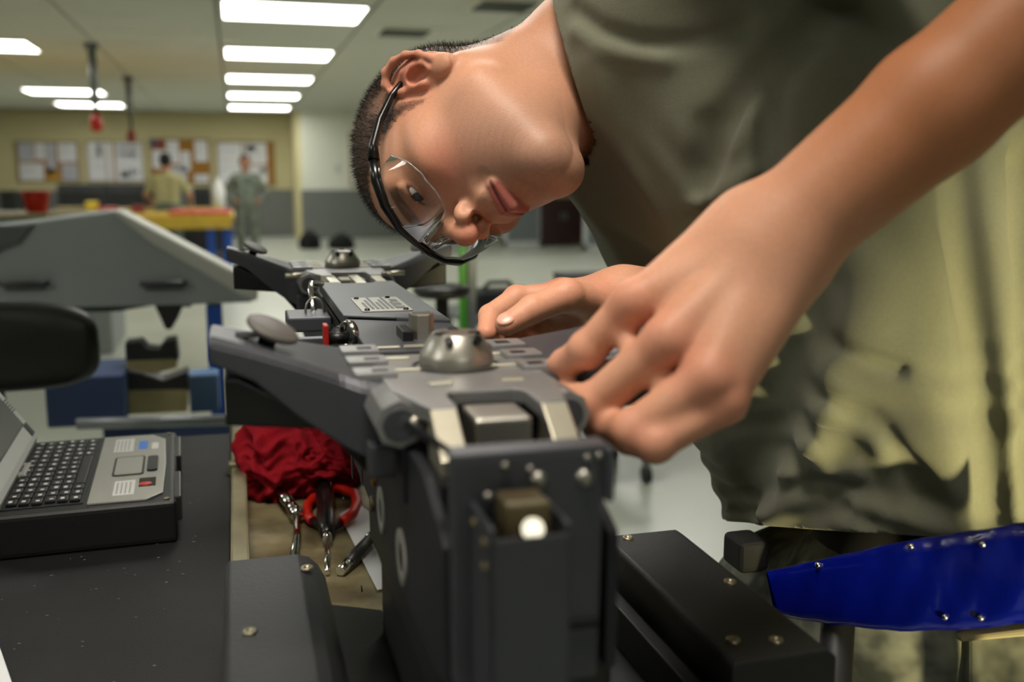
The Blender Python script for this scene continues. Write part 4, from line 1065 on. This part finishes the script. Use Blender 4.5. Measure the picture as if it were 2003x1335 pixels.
def body_sdf(p):
    out = np.full(len(p), .2)
    q = to_head(p)
    def part(mask_c, rad, fn):
        dist = vlen(p - mask_c) - rad; out_ = np.maximum(dist, .02)
        m = np.nonzero(dist < .03)[0]
        if len(m): out_[m] = fn(m)
        return out_
    hd = part(hw_((0, .005, .005)), .17, lambda m: head_sdf(q[m]))
    nk = rcone(p, hw_((0, -.030, -.020)), NB, .0555, .0640)
    nk = smin(nk, rcone(p, hw_((0, .012, -.060)), NB + (CH - NB) * .05 + cc(-.02, -.03, 0) - CAM, .036, .042), .03)
    for s_ in (-1, 1): nk = smin(nk, rcone(p, hw_((s_ * .058, -.022, -.03)), NB + LAT * (-s_) * .035 + cc(-.012, -.04, 0) - CAM, .013, .016), .02)
    d = smin(hd, nk, .022)
    tr = smin(rcone(p, NB, CH, .075, .09), rcone(p, CH, CH + (WA - CH) * .6, .09, .08), .05)
    tr = smin(tr, rcone(p, NB + LAT * .03, SL, .055, .048), .04); tr = smin(tr, rcone(p, NB - LAT * .03, SR, .055, .048), .04)
    tr = smin(tr, rcone(p, SL, EL, .046, .040), .02); tr = smin(tr, rcone(p, SR, ER, .046, .038), .02)
    d = smin(d, tr, .02)
    lh = part((WL + LH['middle'][0][1]) / 2 * .5 + (EL + WL) / 4, .24, lambda m: hand_sdf(p[m], LH, WL, .0325, EL, .040, SGL))
    d = smin(d, lh, .008)
    rh = part((WR + RH['index'][0][1]) / 2 * .5 + (ER + WR) / 4, .24, lambda m: hand_sdf(p[m], RH, WR, .029, ER, .038, SGR))
    return smin(d, rh, .008)

def sst(a, b, x): t_ = np.clip((x - a) / (b - a), 0, 1); return t_ * t_ * (3 - 2 * t_)
def hair_mask(q):
    ax_, y, z = np.abs(q[:, 0]), q[:, 1], q[:, 2]
    yb_ = np.interp(z, [-.03, -.008, .0, .03, .05, .07, .085, .094, .1], [.004, .010, .017, .022, .032, .048, .060, .070, .14])
    zl = np.interp(y, [-.12, -.06, -.042, -.03, -.012, .004, .012, .03], [-.062, -.055, -.030, .004, .030, .026, -.012, -.014])
    s = np.minimum(yb_ - y, z - zl) + .0022 * np.sin(q[:, 0] * 700 + z * 500) * np.sin(y * 640)
    s = np.where(ax_ > .0775, -.01, s)
    return s, sst(.0, .055, z - zl)
def paint(V):
    q = to_head(V); n = len(V)
    base = np.array(rgb(206, 152, 122)[:3]); col = np.tile(base, (n, 1))
    def blend(c, w): 
        nonlocal col
        c = np.array(rgb(*c)[:3]); col = col * (1 - w[:, None]) + c * w[:, None]
    ax_, y, z = np.abs(q[:, 0]), q[:, 1], q[:, 2]
    inh = (vlen(q - np.array((0, 0, .01))) < .2).astype(float)
    g = lambda c, r: np.exp(-((ax_ - c[0]) ** 2 + (y - c[1]) ** 2 + (z - c[2]) ** 2) / (r * r)) * inh
    blend((196, 112, 92), .55 * g((.045, .07, -.015), .025)); blend((190, 96, 82), .6 * g((0, .115, -.008), .014)); blend((200, 104, 88), .5 * g((.09, -.012, .01), .03))
    jaw = sst(.02, -.05, z) * sst(-.03, .06, y) * sst(.13, .03, vlen(q - np.array((0, .06, -.075)))) * inh
    blend((126, 104, 92), .62 * jaw * (.75 + .25 * np.sin(q[:, 0] * 2100) * np.sin(y * 2300) * np.sin(z * 1900)))
    lips = np.maximum(sst(.0075, .0035, vlen(np.stack([ax_ * .35, y - .1, (z + .0505) * 1.05], 1)) - .002), 0) * 0
    lip = sst(.0098, .0066, np.abs(z + .0518) + .17 * np.maximum(ax_ - .006, 0)) * sst(.028, .022, ax_) * sst(.086, .091, y) * inh
    blend((166, 84, 80), .8 * lip)
    blend((84, 34, 34), .75 * sst(.0016, .0006, np.abs(z + .0502)) * sst(.029, .025, ax_) * sst(.086, .091, y) * inh)
    lash = sst(.0020, .0008, np.abs(z - (.0300 - 16 * (ax_ - .034) ** 2 * .35))) * sst(.0205, .0225, ax_) * sst(.048, .045, ax_) * sst(.070, .076, y) * inh
    blend((44, 30, 24), .85 * lash)
    blend((150, 92, 78), .35 * g((.033, .083, .022), .012))
    brow = sst(.006, .0035, np.abs(z - (.0455 + .05 * (ax_ - .03) - 6 * (ax_ - .03) ** 2))) * sst(.010, .014, ax_) * sst(.052, .046, ax_) * (y > .04) * inh
    blend((74, 54, 40), .75 * brow)
    s, fade = hair_mask(q); hm = sst(-.003, .006, s) * inh
    blend((62, 46, 35), hm * (.55 + .4 * fade))
    for c, r_ in ((hw_((-.043, .066, -.018)), .0016), (hw_((-.058, .035, .004)), .0012), (hw_((-.05, .03, -.045)), .001)):
        blend((150, 60, 54), .8 * np.exp(-vlen(V - c) ** 2 / (r_ * r_)))
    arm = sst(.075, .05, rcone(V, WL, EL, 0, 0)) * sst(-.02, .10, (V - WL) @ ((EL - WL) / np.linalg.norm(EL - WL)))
    blend((168, 104, 60), .8 * arm)  # tanned forearm, its colour darkened further to stand for shade up the arm
    for H in (LH, RH):
        for f_, (pts, rs) in H.items():
            for k, a_ in ((0, .55), (1, .3), (2, .2), (3, .45)): blend((206, 112, 92), a_ * np.exp(-(vlen(V - pts[k]) / (rs[k] * 1.35)) ** 2))
    return col

man = thing('person', 'man in a tan undershirt and clear safety glasses bending over the grey rack', 'person', cc(.42, -.6, 1.05) * np.array((1, 1, 0)))
_t = time.time(); V, Fc, G = surface(body_sdf, (-.05, .25, .9), (.75, 1.45, 1.98), RES); print('surface', len(V), round(time.time() - _t, 1))
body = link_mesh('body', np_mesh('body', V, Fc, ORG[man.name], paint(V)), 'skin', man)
print('body verts', len(V))
# short cropped hair
q = to_head(V); s, fade = hair_mask(q); inh = vlen(q - np.array((0, 0, .01))) < .2
NV = G / np.maximum(vlen(G), 1e-6)[:, None]
cand = np.nonzero((s > -.001) & inh)[0]; print('scalp verts', len(cand))
pick = cand[nrg.integers(0, len(cand), 26000)]; pick = pick[nrg.random(len(pick)) < .35 + .65 * fade[pick]]
jit = nrg.normal(size=(len(pick), 3)); root = V[pick] + jit * .0007 - NV[pick] * .0004
ln = (.0012 + .0058 * fade[pick] ** 1.6) * nrg.uniform(.7, 1.15, len(pick))
dr = NV[pick] + .35 * nrg.normal(size=(len(pick), 3)) + .25 * HA[:, 1]; dr /= vlen(dr)[:, None]
sd = np.cross(dr, nrg.normal(size=dr.shape)); sd /= vlen(sd)[:, None]
HV = np.stack([root - sd * .00022, root + sd * .00022, root + dr * ln[:, None]], 1).reshape(-1, 3)
hair = link_mesh('hair', np_mesh('hair', HV, np.arange(len(HV)).reshape(-1, 3), ORG[man.name]), 'hair_brown', man, kind='stuff', label='short cropped brown hair')
# eyes
for s_ in (-1, 1):
    c = hw_((s_ * .033, .0715, .030)); e = MB().sph(c, .0126, 16).build('eye', 'eye_white', man)
    dr_ = HA @ np.array((0, .92, -.27)); dr_ /= np.linalg.norm(dr_)
    MB().lathe([(0, .0006), (.0030, .0005), (.0058, -.0008), (.0058, -.0016)], c + dr_ * .0126, dr_, 20).build('iris', 'iris', e)
# finger nails
def nail(tip, prev, nrm, r_, w_):
    ax_ = tip - prev; ax_ /= np.linalg.norm(ax_); nrm = nrm - ax_ * (nrm @ ax_); nrm /= np.linalg.norm(nrm); b_ = np.cross(nrm, ax_)
    M_ = Matrix((tuple(b_) + (0,), tuple(ax_) + (0,), tuple(nrm) + (0,), (0, 0, 0, 1))).transposed()
    MB().sph(tip + nrm * r_ * .78 - ax_ * .001, (w_ * .5, w_ * .62, .0022), 10, mtx=M_).build('fingernail', 'nail', man)
tv = lambda x, y, z: _R * x + _U * y - _F * z
nail(RH['thumb'][0][3], RH['thumb'][0][2], tv(-.3, .55, .8), .0088, .0135)
nail(LH['index'][0][3], LH['index'][0][2], tv(.0, .7, .5), .0072, .0105)

# ---- safety glasses (a child: worn)
gl = lambda *p: hw_(p)
def mir(pts, s_): return [hw_((s_ * a, b, c)) for a, b, c in pts]
brow_pts = [(.0755, .062, .0450), (.068, .080, .0455), (.052, .0965, .0470), (.030, .1070, .0475), (.010, .1115, .0450), (0, .1120, .0440)]
temple = [(.0800, -.016, .0180), (.0815, .000, .0300), (.0825, .025, .0385), (.0800, .050, .0440), (.0755, .063, .0450)]
gp = mir(brow_pts, -1) + mir(brow_pts[:-1][::-1], 1)
MB().tube(gp, [.0052, .0050, .0044, .0040, .0036, .0036, .0036, .0040, .0044, .0050, .0052], 10).build('glasses_frame', 'glasses_black', man, label='black half-rim frame of the safety glasses')
for s_ in (-1, 1):
    MB().tube(mir(temple, s_), [.0028, .0032, .0036, .0044, .0056], 10).build('glasses_temple', 'glasses_black', man)
    rows = []; rim = []
    nu, nv = 22, 14
    for i in range(nu + 1):
        u = i / nu                                                    # 0 nose .. 1 temple
        xb = np.interp(u, [0, .5, 1], [.006, .042, .072]); yt = np.interp(xb, [0, .010, .030, .052, .068, .0755], [.112, .1115, .107, .0965, .080, .062])
        drop_ = np.interp(u, [0, .06, .15, .3, .5, .75, .92, 1.0], [.010, .026, .040, .047, .048, .044, .034, .018])
        row = []
        for j in range(nv + 1):
            v = j / nv; z = .0455 - drop_ * v
            row.append(hw_((s_ * (xb + .000 * v), yt - .010 * v * v + .001, z)))
        rows.append(row); rim.append(row[-1])
    MB().grid(rows).build('lens', 'clear_lens', man, recalc=False)
    MB().tube(rim, .0008, 6).build('lens_rim', 'clear_rim', man)
    MB().tube([hw_((s_ * .006, .1115, .036)), hw_((s_ * .0085, .106, .026)), hw_((s_ * .0115, .1005, .014))], .0018, 8).build('nose_pad', 'clear_rim', man)

# ---- shirt
def seg(p, pts):                                                       # distance to a polyline
    d = None
    for a, b in zip(pts, pts[1:]):
        e = rcone(p, a, b, 0, 0); d = e if d is None else np.minimum(d, e)
    return d
FOLDS = []
def fold(pxs, w, amp):
    """a crease or ridge lying on the cloth along a line read off the photograph"""
    x = np.array([p[0] for p in pxs], float); y = np.array([p[1] for p in pxs], float); k = np.arange(len(pxs)); kk = np.linspace(0, len(pxs) - 1, 2 * len(pxs))
    x, y = np.interp(kk, k, x), np.interp(kk, k, y)
    D = np.array([ray(a, b) for a, b in zip(x, y)]); dep = np.full(len(x), .6)
    for _ in range(60): dep += np.clip(shirt_core(CAM + D * dep[:, None]), -.02, .05) * .9
    FOLDS.append(([q_ for q_ in (CAM + D * dep[:, None])], w, amp))
def shirt_core(p):
    d = None
    for s_, r1, r2, r3 in ((-.10, .108, .105, .085), (0, .122, .128, .10), (.10, .108, .105, .085)):
        e = smin(rcone(p, WA + LAT * s_ * 1.25 + cc(.02, -.09, 0) - CAM, WA + LAT * s_ * 1.2, r2 * .98, r2), rcone(p, WA + LAT * s_ * 1.2, CH + LAT * s_, r2, r1), .06)
        e = smin(e, rcone(p, CH + LAT * s_, NB + LAT * s_ * .7 + cc(.045, -.02, 0) - CAM, r1, r3), .05)
        d = e if d is None else smin(d, e, .08)
    for s_ in (-.06, .07): d = smin(d, chain(p, [WA + LAT * s_ + cc(.09, -.05, 0) - CAM, CH + LAT * s_ + cc(.19, .06, 0) - CAM, NB + LAT * s_ + cc(.14, .05, 0) - CAM], [.11, .12, .09], .05), .07)
    d = smin(d, rcone(p, NB + LAT * .04 + cc(.02, 0, 0) - CAM, SL, .072, .072), .06)
    d = smin(d, rcone(p, NB - LAT * .04 + cc(.01, -.01, 0) - CAM, SR, .066, .060), .05)
    nk = rcone(p, hw_((0, -.030, -.020)), NB, .061, .072)
    d = smin(d, nk, .03)
    d = smin(d, rcone(p, SL, SL + (EL - SL) * .55, .070, .066), .03)
    d = smin(d, rcone(p, SR, SR + (ER - SR) * .92, .060, .066), .03)
    return d
def shirt_sdf(p):
    d = shirt_core(p)
    m = np.nonzero(np.abs(d) < .09)[0]
    if len(m):
        q_ = p[m]; e = d[m].copy()
        for pts, w, amp in FOLDS:
            pa_ = np.array(pts); near = np.nonzero(((q_ > pa_.min(0) - 2.6 * w) & (q_ < pa_.max(0) + 2.6 * w)).all(1))[0]
            if len(near): e[near] -= amp * np.exp(-(seg(q_[near], pts) / w) ** 2)
        # soft drag lines, hanging from the shoulder towards the hem
        c_ = (q_ - CAM); u = c_ @ _R; v = c_ @ _U; w_ = c_ @ _F
        wob = .012 * np.sin(v * 23 + u * 9 + 2) + .008 * np.sin(v * 41 - w_ * 30)
        e -= .0028 * np.sin((u * .93 + v * .35 + wob) * 120 + 1.5 * np.sin(w_ * 40)) * sst(.25, .0, v)
        e -= .0022 * np.sin((v * 1.0 - u * .25 + wob * 1.2) * 170 + 2 * np.sin(u * 37)) * sst(.05, -.1, v)
        d[m] = e
    return d
fold([(1860, 300), (1885, 500), (1925, 760), (1950, 1010)], .014, -.028)
fold([(1770, 330), (1800, 560), (1850, 800), (1890, 1000)], .024, .012)
fold([(1925, 300), (1940, 480), (1972, 760), (1985, 1000)], .014, .022)
fold([(1990, 330), (1995, 560), (2000, 800), (2005, 1000)], .012, -.020)
fold([(1600, 560), (1560, 700), (1500, 860), (1450, 980)], .030, -.022)
fold([(1700, 520), (1640, 680), (1590, 840), (1500, 990)], .028, .012)
fold([(1640, 0), (1560, 70), (1480, 150), (1410, 250), (1375, 330)], .012, -.024)
fold([(1600, 40), (1530, 110), (1470, 190), (1430, 280)], .016, .004)
fold([(1590, 80), (1520, 150), (1500, 240), (1495, 330), (1490, 400)], .010, -.018)
fold([(1470, 210), (1475, 300), (1470, 380)], .012, .008)
fold([(1120, 20), (1180, 65), (1270, 90), (1380, 80), (1450, 50)], .008, -.007)
fold([(1130, 60), (1200, 100), (1300, 115)], .010, .005)
fold([(1370, 400), (1420, 380), (1470, 340)], .010, .010)
fold([(1340, 440), (1400, 430), (1480, 390)], .009, -.010)
fold([(1380, 250), (1370, 330), (1380, 400)], .012, -.008)
fold([(1160, 120), (1180, 200), (1220, 300), (1290, 420)], .014, .004)
fold([(1440, 990), (1520, 1012), (1640, 1012), (1760, 1005), (1850, 1018)], .016, .007)
fold([(1480, 860), (1540, 880), (1600, 930), (1650, 990)], .012, -.012)
fold([(1540, 820), (1620, 850), (1700, 910), (1740, 990)], .012, -.012)
fold([(1560, 760), (1640, 780), (1720, 830), (1800, 930)], .010, -.008)
fold([(1600, 660), (1690, 690), (1760, 720)], .008, -.006)
fold([(1760, 930), (1800, 970), (1870, 1015)], .014, -.014)
_t = time.time(); V, Fc, G = surface(shirt_sdf, (-.1, .2, .86), (1.0, 1.7, 2.02), SRES, slack=2.2, newton=1); print('surface', len(V), round(time.time() - _t, 1))
keepv = np.ones(len(V), bool)
me = np_mesh('shirt', V, Fc, (0, 0, 0)); b = bmesh.new(); b.from_mesh(me); bpy.data.meshes.remove(me)
def cut(bm_, co, no, cen, rad, pred=None):
    co, no, cen = Vector(co), Vector(no).normalized(), Vector(cen)
    fs = [f for f in bm_.faces if (f.calc_center_median() - cen).length < rad]
    if pred is not None and fs:
        ok_ = pred(np.array([f.calc_center_median()[:] for f in fs])); fs = [f for f, k in zip(fs, ok_) if k]
    if not fs: print('empty cut'); return
    ge = list({v for f in fs for v in f.verts}) + list({e for f in fs for e in f.edges}) + fs
    bmesh.ops.bisect_plane(bm_, geom=ge, plane_co=co, plane_no=no, clear_outer=True)
# collar: plane through the neck
c1, c2 = A(1086, 0, .93), A(1166, 262, .95); c3 = A(1150, 150, 1.06)
no = np.cross(c2 - c1, c3 - c1); no = no if no @ (HO - c1) > 0 else -no
cut(b, c1, no, hw_((0, -.02, -.03)), .2, lambda P: rcone(P, hw_((0, -.030, -.020)), NB, .061, .072) < .022)
# hem
h1, h2 = A(1440, 1030, .95), A(2000, 1046, .86); h3 = A(1600, 1020, 1.1)
no = np.cross(h2 - h1, h3 - h1); no = no if no[2] < 0 else -no
cut(b, h1, no, WA, 1.0)
# sleeve ends
cut(b, SL + (EL - SL) * .45, EL - SL, SL + (EL - SL) * .6, .3, lambda P: rcone(P, SL, EL, .070, .064) < .012)
cut(b, SR + (ER - SR) * .86, ER - SR, SR + (ER - SR) * 1.05, .12, lambda P: rcone(P, SR, ER, .060, .066) < .012)
for f in b.faces: f.smooth = True
mb = MB(); mb.bm.free(); mb.bm = b
shirt = mb.build('undershirt', 'shirt_cloth', man, recalc=False)
md = shirt.modifiers.new('thickness', 'SOLIDIFY'); md.thickness = .0022; md.offset = -1

# ---- belt, trousers
def trou_sdf(p):
    P0 = WA + cc(-.05, -.06, 0) - CAM; P1 = P0.copy(); P1[2] -= .16
    d = None
    for s_ in (-.10, .035):
        e = rcone(p, P0 + LAT * s_ * 1.3, P1 + LAT * s_ * 1.2, .112, .122); d = e if d is None else smin(d, e, .06)
    for s_ in (-.1, .1):
        K = P1 + LAT * s_; K = np.array((K[0], K[1], .52)); Fo = np.array((K[0] + .02, K[1], .06))
        d = smin(d, chain(p, [P1 + LAT * s_, K, Fo], [.105, .082, .066], .03), .03)
    return d
_t = time.time(); V, Fc, G = surface(trou_sdf, (.1, .4, -.02), (1.1, 1.7, 1.3), .008); print('surface', len(V), round(time.time() - _t, 1))
me = np_mesh('trousers', V, Fc, (0, 0, 0)); b = bmesh.new(); b.from_mesh(me); bpy.data.meshes.remove(me)
bmesh.ops.bisect_plane(b, geom=b.verts[:] + b.edges[:] + b.faces[:], plane_co=Vector(A(1440, 1020, .95)), plane_no=(0, 0, 1), clear_outer=True)
mb = MB(); mb.bm.free(); mb.bm = b; mb.build('trousers', 'camo', man, recalc=False)
zb = A(1600, 1075, .9)[2]
P0 = WA + cc(-.05, -.06, 0) - CAM
ring = []
for k in range(40):
    a_ = 2 * math.pi * k / 40; dirv = math.cos(a_) * np.array((1, 0, 0)) + math.sin(a_) * np.array((0, 1, 0))
    r_ = .05
    for _ in range(40):
        pt = np.array((P0[0], P0[1], zb)) + dirv * r_; r_ += float(-trou_sdf(pt[None])[0]) * .7
    ring.append((dirv, r_ + .002))
rows = [[np.array((P0[0], P0[1], zz)) + d_ * (r_ + o_) for d_, r_ in ring] for zz, o_ in ((zb - .05, 0), (zb - .05, .006), (zb + .035, .006), (zb + .035, 0))]
MB().grid([list(x) + [x[0]] for x in rows]).build('belt', 'belt', man)
bp = A(1452, 1072, .99)
MB().box(bp + (-.012, -.02, -.02), bp + (.02, .02, .012), .007, 3).build('belt_pouch', 'belt', man, label='black pouch clipped to the belt')
for s_ in (-.1, .1):
    K = P0 + LAT * s_; f0 = np.array((K[0] + .0, K[1], 0)); dv = np.array((-1, 0, 0))
    mb = MB(); mb.box((f0[0] - .2, f0[1] - .05, 0), (f0[0] + .09, f0[1] + .05, .09), .03, 3); mb.box((f0[0] - .05, f0[1] - .055, .05), (f0[0] + .08, f0[1] + .055, .2), .03, 3)
    mb.build('boot', 'camo_tan', man)
po = A(1905, 1290, .86)
pk = MB(); pk.prism([A(1895, 1240, .84), A(2040, 1236, .80), A(2040, 1420, .80), A(1895, 1420, .84)], tuple(_F * .02), .003); pk.build('cargo_pocket', 'camo', man)
pk = MB(); pk.prism([A(1880, 1246, .838), A(2040, 1226, .798), A(2040, 1244, .798), A(1880, 1258, .838)], tuple(_F * .02), .002); pk.build('pocket_flap', 'camo_tan', man)

# ------------------------------------------------------------------ blue vinyl guard in front of the waist
t = thing('bench_guard', 'glossy blue vinyl padded guard with rivets in front of the waist', 'guard', A(1850, 1140, .74) * np.array((1, 1, 0)))
pts_t = [(1500, 1120), (1600, 1098), (1760, 1062), (1900, 1040), (2080, 1012)]; pts_b = [(1520, 1205), (1620, 1222), (1760, 1236), (1900, 1232), (2080, 1210)]
dd = [.86, .83, .79, .76, .72]
rows = []
for (tx_, ty_), (bx_, by_), d_ in zip(pts_t, pts_b, dd):
    a_, b_ = A(tx_, ty_, d_), A(bx_, by_, d_); row = []
    for v in np.linspace(0, 1, 13): row.append(a_ + (b_ - a_) * v - _F * (.006 * math.sin(math.pi * v) ** .3))
    for v in np.linspace(1, 0, 13): row.append(a_ + (b_ - a_) * v + _F * (.004 * math.sin(math.pi * v) ** .3 + .003))
    row.append(row[0]); rows.append(row)
R2 = []
for i in range(len(rows) - 1):
    for k in range(6): R2.append([r0 + (r1 - r0) * k / 6 + _F * .0015 * math.sin(i * 5 + k * 1.7 + j * .5) for j, (r0, r1) in enumerate(zip(rows[i], rows[i + 1]))])
R2.append(rows[-1])
pad = MB().grid(R2).build('pad', 'blue_vinyl', t)
for px, py, d_ in ((1600, 1106, .81), (1782, 1070, .772), (1922, 1066, .742), (1848, 1208, .755), (1918, 1210, .744)):
    d_ = float(np.interp(px, [q_[0] for q_ in pts_t], dd)) - .0045
    MB().sph(A(px, py, d_), .0026, 8).build('rivet', 'chrome', pad)
gz = A(1800, 1235, .77)
for (px, d_) in ((1640, .84), (2060, .75)):
    g_ = A(px, 1200, d_); MB().cyl((g_[0], g_[1], 0), (g_[0], g_[1], g_[2]), .014).build('post', 'steel_dark', t)
# ------------------------------------------------------------------ two workers far behind
mat('skin_far', rgb(168, 112, 84), 0.55); mat('skin_far2', rgb(190, 138, 108), 0.55)
mat('hair_black', rgb(14, 12, 12), 0.7); mat('shirt_far', rgb(178, 174, 128), 0.9)
mat('uniform', rgb(120, 128, 112), 0.9, col2=rgb(84, 92, 84), scale=9, detail=2)
mat('boot_tan', rgb(96, 90, 70), 0.8)
def far_person(x, y, face, label, top, sk, hairm, pose, Hgt=1.75):
    t = thing('person', label, 'person', (x, y, 0)); k = Hgt / 1.75
    fy = np.array((0, face, 0.)); rx = np.array((1., 0, 0)); B = np.array((x, y, 0.))
    def J(a, b, c): return B + rx * a * k + fy * b * k + np.array((0, 0, c * k))
    arms = pose
    def body(p):
        d = ell(p, J(0, .02, 1.635), (.076 * k, .095 * k, .115 * k))
        d = smin(d, vlen(p - J(0, .115, 1.61)) - .016, .02); d = smin(d, rcone(p, J(0, 0, 1.55), J(0, -.01, 1.44), .055, .06), .03)
        for s_ in (-1, 1): d = smin(d, ell(p, J(s_ * .078, 0, 1.63), (.014, .02, .032)), .008)
        d = smin(d, rcone(p, J(0, -.01, 1.38), J(0, 0, 1.0), .07, .07), .03)
        for s_, (el, wr, ha) in zip((-1, 1), arms):
            d = smin(d, chain(p, [J(s_ * .18, 0, 1.39), J(*el), J(*wr), J(*ha)], [.045, .042, .032, .036], .02), .03)
        for s_ in (-1, 1): d = smin(d, chain(p, [J(s_ * .09, 0, .95), J(s_ * .10, .01, .50), J(s_ * .11, 0, .08)], [.08, .055, .042], .03), .03)
        return d
    def shirt(p):
        d = smin(rcone(p, J(-.09, 0, 1.36), J(-.07, 0, .98), .105, .105), rcone(p, J(.09, 0, 1.36), J(.07, 0, .98), .105, .105), .08)
        d = smin(d, rcone(p, J(0, -.01, 1.46), J(0, 0, 1.36), .062, .09), .03)
        for s_, (el, wr, ha) in zip((-1, 1), arms):
            e_ = J(*el); sh = J(s_ * .18, 0, 1.38)
            d = smin(d, rcone(p, sh, e_ if top == 'uniform' else sh + (e_ - sh) * .7, .066, .058), .04)
            if top == 'uniform': d = smin(d, rcone(p, e_, J(*wr), .056, .044), .03)
        return np.maximum(d, -(p[:, 2] - .86 * k)) 
    def trous(p):
        d = rcone(p, J(-.06, 0, .98), J(.06, 0, .98), .118, .118)
        for s_ in (-1, 1): d = smin(d, chain(p, [J(s_ * .085, 0, .92), J(s_ * .105, .01, .50), J(s_ * .11, 0, .12)], [.105, .078, .068], .04), .03)
        return d
    lo, hi = B + np.array((-.6, -.6, -.02)), B + np.array((.6, .6, 1.95))
    for nm, f_, m_ in (('body', body, sk), ('shirt', shirt, top), ('trousers', trous, 'uniform')):
        V, Fc, G = surface(f_, lo, hi, .014); link_mesh(nm, np_mesh(nm, V, Fc, ORG[t.name]), m_, t)
    def hair(p): return np.maximum(ell(p, J(0, .0, 1.66), (.088 * k, .108 * k, .112 * k)), -(np.minimum(ell(p, J(0, .10, 1.60), (.085, .085, .10)), p[:, 2] - 1.56 * k)))
    V, Fc, G = surface(hair, lo, hi, .012); link_mesh('hair', np_mesh('hair', V, Fc, ORG[t.name]), hairm, t)
    for s_ in (-1, 1):
        c = J(s_ * .11, .05, 0); MB().box(c + (-.05, -.14, 0), c + (.05, .14, .11), .035, 3).build('boot', 'boot_tan', t)
    return t
pb = onz(487, 512, 0)
far_person(pb[0], pb[1], -1, 'standing worker in grey-green camouflage uniform facing the camera', 'uniform', 'skin_far', 'hair_black',
           [((-.33, -.06, 1.14), (-.20, .10, 1.02), (-.15, .13, 1.0)), ((.33, -.06, 1.14), (.22, .10, 1.02), (.16, .13, 1.0))], 1.78)
pb = ony(328, 400, 15.95)
far_person(pb[0], 15.95, 1, 'worker with black hair in a tan shirt seen from behind at the far bench', 'shirt_far', 'skin_far2', 'hair_black',
           [((-.30, .08, 1.14), (-.24, .26, 1.02), (-.22, .33, 1.0)), ((.32, .02, 1.14), (.33, .22, 1.0), (.32, .3, .98))], 1.76)
# rack cradle between the saddle blocks
t = thing('rack_cradle', 'black cradle under the near end of the rack', 'cradle', (.13, .6, ZR - .05))
MB().box((.095, .47, ZR - .05), (.175, .72, 1.13), .003).build('riser', 'block_black', t)
MB().box((.088, .46, 1.13), (.182, .73, 1.157), .003).build('pad', 'black_plastic', t)
t = thing('rack_cradle', 'black cradle under the far end of the rack', 'cradle', (.14, 1.55, ZR - .04))
MB().box((.11, 1.5, ZR - .04), (.18, 1.6, 1.13), .003).build('riser', 'block_black', t)
MB().box((.098, 1.49, 1.13), (.182, 1.61, 1.157), .003).build('pad', 'black_plastic', t)
